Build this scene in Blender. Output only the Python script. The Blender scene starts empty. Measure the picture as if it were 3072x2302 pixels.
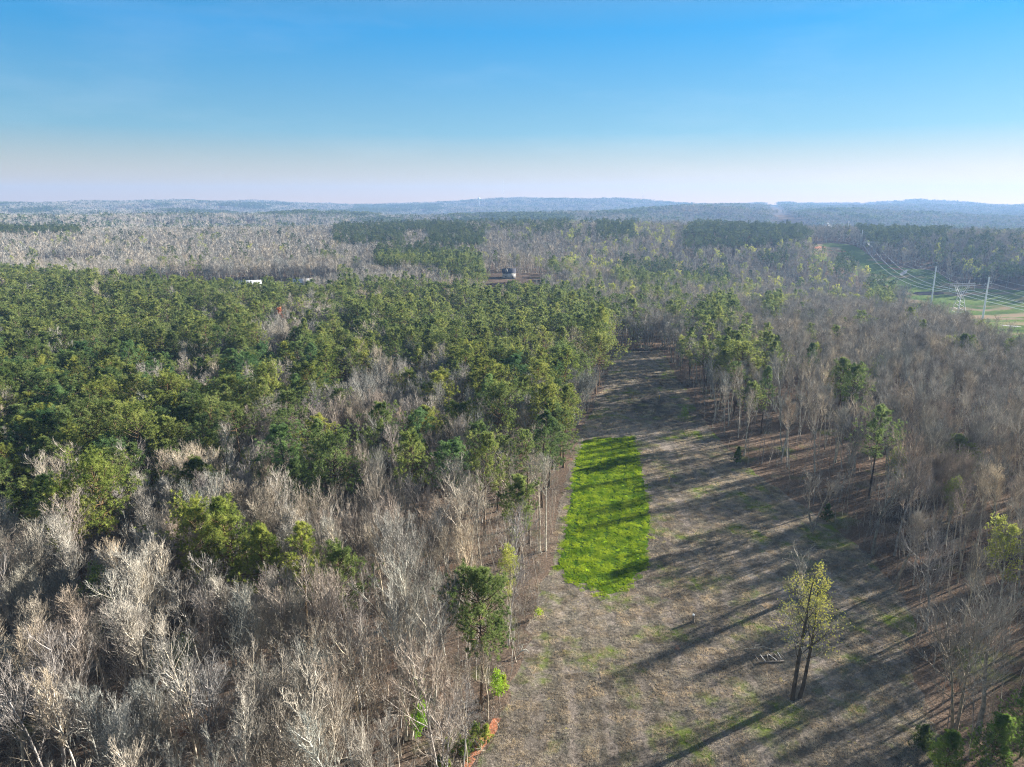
import bpy, math, random
import numpy as np

R = np.random.default_rng(7)
random.seed(7)
S = bpy.context.scene
COL = S.collection
rad = math.radians

# ------------------------------------------------------------------ camera
CAMH = 60.0
PITCH = 14.2
FPX = 2130.0                       # focal length in pixels of the 3072 px wide photograph
cam_d = bpy.data.cameras.new('camera')
cam = bpy.data.objects.new('camera', cam_d)
COL.objects.link(cam)
cam.location = (0, 0, CAMH)
cam.rotation_euler = (rad(90 - PITCH), 0, 0)
cam_d.sensor_width = 36.0
cam_d.lens = FPX / 3072 * 36
cam_d.clip_start = 1.0
cam_d.clip_end = 40000
S.camera = cam

# ------------------------------------------------------------------ sky and sun
SUN_AZ = 61.0                      # degrees to the right of the view direction
SUN_EL = 16.5
SKY_GAMMA = 0.47
SKY_STRENGTH = 0.063
wd = bpy.data.worlds.new('World')
S.world = wd
wd.use_nodes = True
nt = wd.node_tree
nt.nodes.clear()
wo = nt.nodes.new('ShaderNodeOutputWorld')
bg = nt.nodes.new('ShaderNodeBackground')
sky = nt.nodes.new('ShaderNodeTexSky')
sky.sky_type = 'NISHITA'
sky.sun_disc = False
sky.sun_elevation = rad(SUN_EL)
sky.sun_rotation = rad(SUN_AZ)
sky.altitude = 100
sky.air_density = 1.0
sky.dust_density = 0.3
sky.ozone_density = 2.0
gm = nt.nodes.new('ShaderNodeGamma')        # evens out the very bright part of the sky round the sun
gm.inputs['Gamma'].default_value = SKY_GAMMA
tn = nt.nodes.new('ShaderNodeMix'); tn.data_type = 'RGBA'; tn.blend_type = 'MULTIPLY'
tn.inputs[0].default_value = 1.0
tcw = nt.nodes.new('ShaderNodeTexCoord')
sx = nt.nodes.new('ShaderNodeSeparateXYZ')
nt.links.new(tcw.outputs['Generated'], sx.inputs[0])
rw = nt.nodes.new('ShaderNodeValToRGB')      # clear air: the blue deepens away from the horizon
for _i, (_p, _c) in enumerate([(0.0, (1.75, 1.12, 0.55)), (0.09, (0.50, 0.92, 1.14)), (0.21, (0.10, 0.80, 1.45)), (0.42, (0.85, 0.92, 0.98))]):
    if _i > 1: rw.color_ramp.elements.new(_p)
    rw.color_ramp.elements[_i].position = _p
    rw.color_ramp.elements[_i].color = (*_c, 1)
nt.links.new(sx.outputs['Z'], rw.inputs[0])
nt.links.new(rw.outputs[0], tn.inputs[7])
nt.links.new(sky.outputs[0], gm.inputs['Color'])
nt.links.new(gm.outputs[0], tn.inputs[6])
wm = nt.nodes.new('ShaderNodeMapping'); wm.inputs['Scale'].default_value = (3.0, 3.0, 14.0); wm.inputs['Rotation'].default_value = (0.25, 0.1, 0.5)
wn = nt.nodes.new('ShaderNodeTexNoise'); wn.inputs['Scale'].default_value = 1.3; wn.inputs['Detail'].default_value = 5; wn.inputs['Roughness'].default_value = 0.6
wr = nt.nodes.new('ShaderNodeValToRGB'); wr.color_ramp.elements[0].position = 0.52; wr.color_ramp.elements[1].position = 0.85
wr.color_ramp.elements[1].color = (0.3, 0.22, 0.17, 1)     # thin high cirrus
wa = nt.nodes.new('ShaderNodeMix'); wa.data_type = 'RGBA'; wa.blend_type = 'ADD'; wa.inputs[0].default_value = 1.0
nt.links.new(tcw.outputs['Generated'], wm.inputs[0]); nt.links.new(wm.outputs[0], wn.inputs['Vector']); nt.links.new(wn.outputs[0], wr.inputs[0])
nt.links.new(tn.outputs[2], wa.inputs[6]); nt.links.new(wr.outputs[0], wa.inputs[7])
nt.links.new(wa.outputs[2], bg.inputs['Color'])
bg.inputs['Strength'].default_value = SKY_STRENGTH
nt.links.new(bg.outputs[0], wo.inputs['Surface'])
sun_d = bpy.data.lights.new('sun', 'SUN')
sun = bpy.data.objects.new('sun', sun_d)
COL.objects.link(sun)
sun_d.energy = 5.0
sun_d.angle = rad(0.5)
sun_d.color = (1.0, 0.955, 0.88)
sun.rotation_euler = (rad(90 - SUN_EL), 0, rad(180 - SUN_AZ))
S.view_settings.view_transform = 'Standard'
S.view_settings.look = 'None'
S.view_settings.exposure = 2.1
S.view_settings.gamma = 1.0
S.render.engine = 'CYCLES'
cy = S.cycles
cy.max_bounces = 4
cy.diffuse_bounces = 2
cy.glossy_bounces = 1
cy.transmission_bounces = 2
cy.transparent_max_bounces = 4
cy.volume_bounces = 0
cy.use_denoising = True
cy.denoising_prefilter = 'NONE'
cy.denoising_input_passes = 'RGB_ALBEDO_NORMAL'
cy.filter_width = 1.1
cy.sample_clamp_indirect = 4.0

# ------------------------------------------------------------------ picture <-> place
cP, sP = math.cos(rad(PITCH)), math.sin(rad(PITCH))

def gp(u, v, z=0.0):
    t = (1151 - v) / FPX
    fw = cP + t * sP
    up = -sP + t * cP
    k = (z - CAMH) / up
    return ((u - 1536) / FPX * k, fw * k)

def at_dist(u, v, d):
    t = (1151 - v) / FPX
    fw = cP + t * sP
    up = -sP + t * cP
    k = d / fw
    return ((u - 1536) / FPX * k, d, CAMH + up * k)

def proj(x, y, z):
    x = np.asarray(x, float); y = np.asarray(y, float); z = np.asarray(z, float) - CAMH
    dep = y * cP - z * sP
    upc = y * sP + z * cP
    dep = np.where(dep < 1, 1, dep)
    return 1536 + FPX * x / dep, 1151 - FPX * upc / dep, dep

def in_poly(px, py, poly):
    px = np.asarray(px, float); py = np.asarray(py, float)
    inside = np.zeros(px.shape, bool)
    n = len(poly)
    for i in range(n):
        x1, y1 = poly[i]; x2, y2 = poly[(i + 1) % n]
        if y1 == y2: continue
        c = ((y1 > py) != (y2 > py)) & (px < (x2 - x1) * (py - y1) / (y2 - y1) + x1)
        inside ^= c
    return inside

def sdist(px, py, poly):
    """distance to the outline, positive inside"""
    px = np.asarray(px, float); py = np.asarray(py, float)
    d = np.full(px.shape, 1e9)
    n = len(poly)
    for i in range(n):
        x1, y1 = poly[i]; x2, y2 = poly[(i + 1) % n]
        ex, ey = x2 - x1, y2 - y1
        t = np.clip(((px - x1) * ex + (py - y1) * ey) / (ex * ex + ey * ey + 1e-9), 0, 1)
        d = np.minimum(d, np.hypot(px - x1 - t * ex, py - y1 - t * ey))
    return np.where(in_poly(px, py, poly), d, -d)

def line_poly(pts, w):
    """a closed outline round an open line of half width w"""
    P = np.array(pts, float)
    T = np.gradient(P, axis=0)
    T /= np.linalg.norm(T, axis=1)[:, None]
    N = np.stack([-T[:, 1], T[:, 0]], 1)
    return [tuple(p) for p in P + N * w] + [tuple(p) for p in (P - N * w)[::-1]]

def wav(x, y, seed, n, l0, l1):
    r = np.random.default_rng(seed)
    o = np.zeros(np.shape(x))
    for i in range(n):
        a = r.uniform(0, 2 * math.pi)
        L = l0 * (l1 / l0) ** r.uniform()
        k = 2 * math.pi / L
        o = o + np.sin((x * math.cos(a) + y * math.sin(a)) * k + r.uniform(0, 6.28)) * (L / l1) ** 0.6
    return o / math.sqrt(n)

def bump(x, y, cx, cy_, sx, sy, a):
    return a * np.exp(-((x - cx) / sx) ** 2 - ((y - cy_) / sy) ** 2)

def sstep(a, b, x):
    t = np.clip((np.asarray(x, float) - a) / (b - a), 0, 1)
    return t * t * (3 - 2 * t)

def height(x, y):
    x = np.asarray(x, float); y = np.asarray(y, float)
    r = np.hypot(x, y)
    h = wav(x, y, 11, 6, 60, 160) * 0.35 * sstep(60, 200, r)
    h = h + wav(x, y, 5, 10, 380, 1100) * 5.5 * sstep(300, 900, r)
    h = h + wav(x, y, 9, 12, 900, 3000) * 20.0 * sstep(1300, 2600, r)
    h = h + wav(x, y, 19, 8, 350, 900) * 7.0 * sstep(1300, 2600, r)
    h = h - 24 * np.exp(-((x - 330 - (y - 600) * 0.45) / 260) ** 2 - ((y - 590) / 230) ** 2)
    h = h - 20 * np.exp(-((x - 700) / 420) ** 2 - ((y - 1900) / 500) ** 2)
    h = h + bump(x, y, 340, 1080, 170, 150, 14)
    h = h + bump(x, y, 640, 960, 170, 170, 17)
    h = h + bump(x, y, 520, 1180, 120, 120, 8)
    h = h + bump(x, y, -520, 980, 420, 190, 11)
    h = h + bump(x, y, 40, 1150, 260, 180, 8) + bump(x, y, 0, 600, 90, 70, 8)
    # long ridges that make the skyline, about five kilometres out
    h = h + sstep(2600, 4900, r) * (30 + 8 * sstep(-500, -2500, x))
    h = h + bump(x, y, -40, 5200, 900, 500, 36) + bump(x, y, 700, 5200, 700, 500, 20)
    h = h + bump(x, y, 2000, 5000, 640, 500, 20) + bump(x, y, -2600, 5100, 700, 500, 12) + bump(x, y, 3100, 4800, 600, 500, 12)
    h = h + bump(x, y, 900, 2700, 700, 300, 12) + bump(x, y, -1100, 2300, 700, 240, 12)
    h = h - sstep(5700, 6700, r) * 120
    return h

def hz(x, y):
    return float(height(np.array([x]), np.array([y]))[0])

def gt_(u, v):
    """where the line of sight through a pixel meets the ground"""
    t = (1151 - v) / FPX
    fw = cP + t * sP; up = -sP + t * cP
    d = np.concatenate([np.arange(40, 400, 1.0), np.arange(400, 3000, 4.0)])
    x = (u - 1536) / FPX * d / fw; z = CAMH + up * d / fw
    b = np.where(z < height(x, d))[0]
    i = b[0] if len(b) else len(d) - 1
    return (float(x[i]), float(d[i]))

# ------------------------------------------------------------------ outlines on the ground
FIELD = [(-3.5, 65.3), (-1.5, 74.4), (1.1, 82.8), (3.2, 94.7), (6.6, 109.8), (10.2, 138.0), (17.8, 182.5), (26.2, 216.1),
         (34.6, 252.5), (46.5, 312.0), (67.5, 314.0), (62.1, 263.5), (57.2, 216.1), (54.9, 174.2), (56.2, 153.1), (61.0, 131.4),
         (63.5, 114.6), (62.0, 99.3), (52.5, 80.4), (48.6, 65.3), (46, 30), (44, -120), (-14, -120), (-8, 30)]
PLOT = [(18.6, 178.6), (27, 182.0), (33.2, 183.0), (32.6, 171.6), (30.9, 157.4), (30.2, 149.1), (27.4, 128.3), (23.6, 109.8), (20.6, 105.4),
        (17.5, 100.3), (14.5, 99.6), (12.0, 102.5), (8.6, 104.0), (7.2, 109.8), (8.8, 119.7), (11.6, 138.0), (14.6, 159.6)]
TRACK = line_poly([(-9, 55), (-6.4, 62), (-5.0, 65.8), (-3.6, 68.8), (-2.3, 71.2), (-1.6, 73.5)], 0.55)
CORR = [gp(2440, 735, 6), gp(2520, 722, 6), gp(2640, 745, 0)]
CORR_P = [gt_(*q) for q in [(2425, 738), (2490, 728), (2560, 735), (2600, 762), (2650, 792), (2720, 806), (2800, 812), (2850, 850), (2940, 868), (3100, 872), (3300, 900),
                            (3300, 1120), (3060, 1110), (2960, 1040), (2860, 1010), (2760, 990), (2600, 968), (2600, 945), (2720, 935), (2715, 905), (2640, 880), (2590, 850), (2560, 820), (2500, 790), (2430, 775)]]
ROAD = line_poly([gt_(*q) for q in [(2500, 941), (2600, 950), (2700, 957), (2800, 963), (2900, 971), (3000, 978), (3120, 986), (3300, 998)]], 3.0)
LANE = line_poly([gt_(*q) for q in [(2620, 845), (2680, 832), (2730, 812), (2790, 796), (2840, 782)]], 3.2)
TERR = line_poly([gt_(*q) for q in [(2432, 748), (2470, 741), (2500, 745)]], 6.0)
CLEAR_R = [(178, 222), (420, 215), (420, 345), (225, 352), (208, 300)]
YARD1 = [(-18, 440), (10, 440), (30, 560), (34, 625), (-26, 625), (-22, 560)]
YARD2 = [(-250, 440), (-230, 455), (-195, 432), (-130, 440), (-125, 500), (-130, 560), (-180, 570), (-300, 565), (-310, 500)]
YARD3 = [(-480, 655), (-395, 655), (-395, 740), (-490, 740)]

# ------------------------------------------------------------------ materials
def mat(name):
    m = bpy.data.materials.new(name)
    m.use_nodes = True
    n = m.node_tree
    n.nodes.clear()
    out = n.nodes.new('ShaderNodeOutputMaterial')
    return m, n, out

def N(n, kind, **kw):
    d = n.nodes.new(kind)
    for k, v in kw.items():
        if k in d.inputs: d.inputs[k].default_value = v
        else: setattr(d, k, v)
    return d

def ramp(n, src, stops):
    r = n.nodes.new('ShaderNodeValToRGB')
    e = r.color_ramp.elements
    while len(e) < len(stops): e.new(0.5)
    for i, (p, c) in enumerate(stops):
        e[i].position = p; e[i].color = (*c, 1)
    n.links.new(src, r.inputs[0])
    return r

def mixc(n, fac, a, b, mode='MIX'):
    m = n.nodes.new('ShaderNodeMix')
    m.data_type = 'RGBA'; m.blend_type = mode
    for sock, val in ((m.inputs[0], fac), (m.inputs[6], a), (m.inputs[7], b)):
        if isinstance(val, (int, float)): sock.default_value = val
        elif isinstance(val, tuple): sock.default_value = (*val, 1)
        else: n.links.new(val, sock)
    return m.outputs[2]

def noise_tex(n, scale, detail=3, vec=None, rough=0.55):
    t = N(n, 'ShaderNodeTexNoise', Scale=scale, Detail=detail, Roughness=rough)
    if vec is not None: n.links.new(vec, t.inputs['Vector'])
    return t

def leafy(name, dark, light, trans=0.35, obj=True, scale=0.6):
    """foliage or twigs: colour varies from plant to plant and clump to clump"""
    m, n, out = mat(name)
    oi = n.nodes.new('ShaderNodeObjectInfo')
    tc = n.nodes.new('ShaderNodeNewGeometry')
    t = noise_tex(n, scale, 2, tc.outputs['Position'])
    a = ramp(n, t.outputs[0], [(0.36, dark), (0.64, light)])
    tint = ramp(n, oi.outputs['Random'], [(0.0, (0.72, 0.78, 0.74)), (0.35, (0.95, 0.95, 0.9)), (0.7, (1.1, 1.06, 0.95)), (1.0, (1.3, 1.18, 0.95))])
    c = mixc(n, 1.0, a.outputs[0], tint.outputs[0], 'MULTIPLY')
    c = mixc(n, 1.0, c, oi.outputs['Color'], 'MULTIPLY')
    d = N(n, 'ShaderNodeBsdfDiffuse')
    n.links.new(c, d.inputs[0])
    if trans > 0:
        tr = N(n, 'ShaderNodeBsdfTranslucent')
        n.links.new(c, tr.inputs[0])
        mx = N(n, 'ShaderNodeMixShader'); mx.inputs[0].default_value = trans
        n.links.new(d.outputs[0], mx.inputs[1]); n.links.new(tr.outputs[0], mx.inputs[2])
        n.links.new(mx.outputs[0], out.inputs[0])
    else:
        n.links.new(d.outputs[0], out.inputs[0])
    return m

def plain(name, col, rough=0.7, metal=0.0, var=0.25, scale=2.0, stretch=None):
    m, n, out = mat(name)
    g = n.nodes.new('ShaderNodeNewGeometry')
    vec = g.outputs['Position']
    if stretch:
        mp = n.nodes.new('ShaderNodeMapping'); mp.inputs['Scale'].default_value = stretch
        n.links.new(vec, mp.inputs[0]); vec = mp.outputs[0]
    t = noise_tex(n, scale, 4, vec)
    lo = tuple(c * (1 - var) for c in col); hi = tuple(min(1, c * (1 + var)) for c in col)
    r = ramp(n, t.outputs[0], [(0.35, lo), (0.65, hi)])
    b = N(n, 'ShaderNodeBsdfPrincipled', Roughness=rough, Metallic=metal)
    n.links.new(r.outputs[0], b.inputs['Base Color'])
    n.links.new(b.outputs[0], out.inputs[0])
    return m

def ground_mat(name, stops, big=0.03, fine=3.0, patch=None, patch_col=None, patch_lo=0.52, patch_hi=0.62, streak=None, bumps=0.6):
    m, n, out = mat(name)
    g = n.nodes.new('ShaderNodeNewGeometry')
    pos = g.outputs['Position']
    t1 = noise_tex(n, fine, 6, pos, 0.75)
    t2 = noise_tex(n, big, 4, pos)
    ad = N(n, 'ShaderNodeMath', operation='MULTIPLY_ADD'); ad.inputs[1].default_value = 0.45
    n.links.new(t2.outputs[0], ad.inputs[0])
    sc = N(n, 'ShaderNodeMath', operation='MULTIPLY'); sc.inputs[1].default_value = 0.55
    n.links.new(t1.outputs[0], sc.inputs[0]); n.links.new(sc.outputs[0], ad.inputs[2])
    c = ramp(n, ad.outputs[0], stops).outputs[0]
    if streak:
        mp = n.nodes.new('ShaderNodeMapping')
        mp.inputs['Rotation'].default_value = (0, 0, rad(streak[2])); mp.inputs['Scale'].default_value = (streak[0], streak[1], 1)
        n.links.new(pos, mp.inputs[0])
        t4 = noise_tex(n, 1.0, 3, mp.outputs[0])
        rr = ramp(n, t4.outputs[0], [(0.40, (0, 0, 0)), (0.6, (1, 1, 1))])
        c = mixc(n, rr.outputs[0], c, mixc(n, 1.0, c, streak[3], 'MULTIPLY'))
    if patch:
        for (ps, pc, lo, hi, off) in patch:
            mp = n.nodes.new('ShaderNodeMapping'); mp.inputs['Location'].default_value = off
            n.links.new(pos, mp.inputs[0])
            t3 = noise_tex(n, ps, 4, mp.outputs[0], 0.65)
            r3 = ramp(n, t3.outputs[0], [(lo, (0, 0, 0)), (hi, (1, 1, 1))])
            c = mixc(n, r3.outputs[0], c, pc)
    d = N(n, 'ShaderNodeBsdfDiffuse')
    n.links.new(c, d.inputs[0])
    if bumps:
        b = N(n, 'ShaderNodeBump', Strength=bumps, Distance=0.25)
        n.links.new(t1.outputs[0], b.inputs['Height']); n.links.new(b.outputs[0], d.inputs['Normal'])
    n.links.new(d.outputs[0], out.inputs[0])
    return m

M_floor = ground_mat('leaf_litter', [(0.38, (0.05, 0.037, 0.03)), (0.5, (0.13, 0.095, 0.07)), (0.62, (0.28, 0.20, 0.145))],
                     patch=[(0.12, (0.20, 0.11, 0.065), 0.60, 0.72, (3, 1, 0)), (0.07, (0.11, 0.13, 0.04), 0.58, 0.7, (40, 9, 0))])
M_field = ground_mat('dormant_grass', [(0.38, (0.07, 0.057, 0.047)), (0.5, (0.21, 0.175, 0.145)), (0.62, (0.40, 0.335, 0.275))],
                     patch=[(0.10, (0.13, 0.16, 0.035), 0.52, 0.62, (7, 2, 0)), (0.35, (0.40, 0.34, 0.10), 0.66, 0.72, (0, 4, 0)),
                            (0.16, (0.42, 0.17, 0.09), 0.69, 0.74, (12, 30, 0))],
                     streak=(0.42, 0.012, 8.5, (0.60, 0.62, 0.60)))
M_plot = ground_mat('cover_crop', [(0.38, (0.035, 0.06, 0.010)), (0.5, (0.08, 0.14, 0.015)), (0.62, (0.15, 0.22, 0.02))],
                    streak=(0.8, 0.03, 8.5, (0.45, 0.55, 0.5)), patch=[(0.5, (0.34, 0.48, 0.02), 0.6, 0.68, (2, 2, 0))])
M_clay = ground_mat('red_clay', [(0.36, (0.30, 0.11, 0.055)), (0.5, (0.50, 0.20, 0.11)), (0.62, (0.62, 0.29, 0.17))])
M_meadow = ground_mat('meadow', [(0.36, (0.06, 0.08, 0.03)), (0.5, (0.11, 0.16, 0.045)), (0.62, (0.20, 0.24, 0.08))], fine=0.5,
                      patch=[(0.018, (0.28, 0.21, 0.14), 0.5, 0.6, (9, 1, 0)), (0.02, (0.32, 0.15, 0.10), 0.63, 0.68, (90, 33, 0))])
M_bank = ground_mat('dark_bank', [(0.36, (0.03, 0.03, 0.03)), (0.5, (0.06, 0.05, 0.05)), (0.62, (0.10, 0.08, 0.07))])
M_road = ground_mat('road_gravel', [(0.36, (0.38, 0.36, 0.34)), (0.5, (0.46, 0.44, 0.42)), (0.62, (0.55, 0.52, 0.50))])

M_bark = leafy('grey_bark', (0.27, 0.25, 0.235), (0.56, 0.53, 0.49), 0.0, scale=1.5)
M_twig = leafy('grey_twig', (0.20, 0.183, 0.17), (0.48, 0.445, 0.41), 0.0, scale=0.4)
M_pbark = leafy('pine_bark', (0.09, 0.06, 0.045), (0.17, 0.12, 0.09), 0.0, scale=1.5)
M_needle = leafy('pine_needles', (0.10, 0.145, 0.045), (0.31, 0.35, 0.125), 0.42, scale=0.5)
M_needle_shade = leafy('dark_pine_needles', (0.045, 0.075, 0.035), (0.15, 0.185, 0.085), 0.3, scale=0.1)  # far pines: missing self-shadowing darkened into the needle colour
M_bud = leafy('new_leaves', (0.27, 0.31, 0.07), (0.47, 0.48, 0.14), 0.4)
M_fresh = leafy('fresh_leaves', (0.18, 0.34, 0.03), (0.34, 0.52, 0.05), 0.4)
M_rust = leafy('rusty_leaves', (0.42, 0.15, 0.07), (0.60, 0.24, 0.12), 0.3)
M_grass = leafy('dry_grass', (0.28, 0.24, 0.20), (0.64, 0.56, 0.465), 0.2, scale=0.5)
M_ggrass = leafy('green_grass', (0.13, 0.23, 0.012), (0.36, 0.46, 0.035), 0.4, scale=0.35)

# ------------------------------------------------------------------ mesh helpers
def mk_mesh(name, V, faces, mats, smooth=False):
    """faces: list of (int array (M,k), material index)"""
    me = bpy.data.meshes.new(name)
    V = np.asarray(V, np.float32)
    me.vertices.add(len(V)); me.vertices.foreach_set('co', V.ravel())
    loops = np.concatenate([f.ravel() for f, _ in faces]).astype(np.int32)
    tot = np.concatenate([np.full(len(f), f.shape[1]) for f, _ in faces]).astype(np.int32)
    mi = np.concatenate([np.full(len(f), m) for f, m in faces]).astype(np.int32)
    st = np.concatenate([[0], np.cumsum(tot)[:-1]]).astype(np.int32)
    me.loops.add(len(loops)); me.loops.foreach_set('vertex_index', loops)
    me.polygons.add(len(tot)); me.polygons.foreach_set('loop_start', st); me.polygons.foreach_set('loop_total', tot)
    me.polygons.foreach_set('material_index', mi)
    if smooth: me.polygons.foreach_set('use_smooth', np.ones(len(tot), bool))
    for m in mats: me.materials.append(m)
    me.update(calc_edges=True)
    return me

class MB:
    """collects geometry for one mesh"""
    def __init__(s): s.V = []; s.F = []; s.n = 0
    def add(s, V, F, m=0):
        V = np.asarray(V, float).reshape(-1, 3)
        s.V.append(V); s.F.append((np.asarray(F, int) + s.n, m)); s.n += len(V)
    def mesh(s, name, mats, smooth=False):
        return mk_mesh(name, np.concatenate(s.V), s.F, mats, smooth)
    def box(s, c, d, m=0, rz=0.0, ax=None):
        """centre, full size"""
        q = np.array([[-1, -1, -1], [1, -1, -1], [1, 1, -1], [-1, 1, -1], [-1, -1, 1], [1, -1, 1], [1, 1, 1], [-1, 1, 1]]) * np.array(d) / 2.0
        if rz:
            a, b = math.cos(rz), math.sin(rz)
            q = np.stack([q[:, 0] * a - q[:, 1] * b, q[:, 0] * b + q[:, 1] * a, q[:, 2]], 1)
        s.add(q + np.array(c), [[0, 3, 2, 1], [4, 5, 6, 7], [0, 1, 5, 4], [1, 2, 6, 5], [2, 3, 7, 6], [3, 0, 4, 7]], m)
    def bar(s, a, b, r0, r1=None, k=6, m=0):
        r1 = r0 if r1 is None else r1
        V, F = tubes(np.array([[a, b]], float), np.array([[r0, r1]]), k)
        s.add(V, F, m)
        s.add(V[:k], [list(range(k))[::-1]], m); s.add(V[k:], [list(range(k))], m)
    def line(s, P, r, k=4, m=0):
        P = np.array(P, float)[None]
        V, F = tubes(P, np.full(P.shape[:2], r), k)
        s.add(V, F, m)

def nrm(v):
    return v / (np.linalg.norm(v, axis=-1, keepdims=True) + 1e-9)

def tubes(P, Rr, k):
    n, s_, _ = P.shape
    t = nrm(P[:, -1] - P[:, 0])
    ref = R.normal(size=(n, 3)) if k <= 3 else np.tile([0.31, 0.9, 0.2], (n, 1))
    a = nrm(np.cross(t, ref)); b = np.cross(t, a)
    if k == 2:
        V = np.stack([P + a[:, None] * Rr[..., None], P - a[:, None] * Rr[..., None]], 2)
    else:
        an = np.arange(k) / k * 2 * math.pi
        ring = a[:, None, None] * np.cos(an)[None, None, :, None] + b[:, None, None] * np.sin(an)[None, None, :, None]
        V = P[:, :, None] + ring * Rr[:, :, None, None]
    idx = np.arange(n * s_ * k).reshape(n, s_, k)
    if k == 2:
        F = np.stack([idx[:, :-1, 0], idx[:, :-1, 1], idx[:, 1:, 1], idx[:, 1:, 0]], -1).reshape(-1, 4)
    else:
        j = (np.arange(k) + 1) % k
        F = np.stack([idx[:, :-1], idx[:, :-1][:, :, j], idx[:, 1:][:, :, j], idx[:, 1:]], -1).reshape(-1, 4)
    return V.reshape(-1, 3), F

def grow(base, d, L, steps, trop=0.0, wob=0.1):
    n = len(base)
    P = np.zeros((n, steps + 1, 3)); P[:, 0] = base
    d = nrm(d.copy())
    for i in range(steps):
        d = nrm(d + np.array([0, 0, 1.0]) * (trop if np.isscalar(trop) else trop[:, None]) + R.normal(size=(n, 3)) * wob)
        P[:, i + 1] = P[:, i] + d * (L / steps)[:, None]
    return P

def spawn(P, per, t0, t1, ang, asd=0.15, golden=True):
    """children of every branch: base point, direction, parameter along the parent, parent index"""
    n, s1, _ = P.shape
    st = s1 - 1
    par = np.repeat(np.arange(n), per)
    t = (np.tile((np.arange(per) + 0.5) / per, n) + R.uniform(-0.4, 0.4, n * per) / per)
    t = t0 + (t1 - t0) * np.clip(t, 0, 1)
    x = np.clip(t * st, 0, st - 1e-4); i = x.astype(int); f = (x - i)[:, None]
    A = P[par, i]; B = P[par, i + 1]
    base = A * (1 - f) + B * f
    tan = nrm(B - A)
    ref = np.tile([0.0, 0, 1.0], (len(par), 1)) if not golden else np.tile([0.37, 0.91, 0.15], (len(par), 1))
    a = nrm(np.cross(tan, ref)); b = np.cross(tan, a)
    az = np.arange(len(par)) * 2.39996 + R.uniform(-0.5, 0.5, len(par)) + R.uniform(0, 6.28)
    th = ang + R.normal(size=len(par)) * asd
    if np.ndim(ang): th = th
    d = tan * np.cos(th)[:, None] + (a * np.cos(az)[:, None] + b * np.sin(az)[:, None]) * np.sin(th)[:, None]
    return base, d, t, par

def taper(n, steps, r0, r1):
    u = np.linspace(0, 1, steps + 1)[None]
    r0 = np.broadcast_to(np.asarray(r0, float), (n,))[:, None]; r1 = np.broadcast_to(np.asarray(r1, float), (n,))[:, None]
    return r0 * (1 - u) + r1 * u

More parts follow.
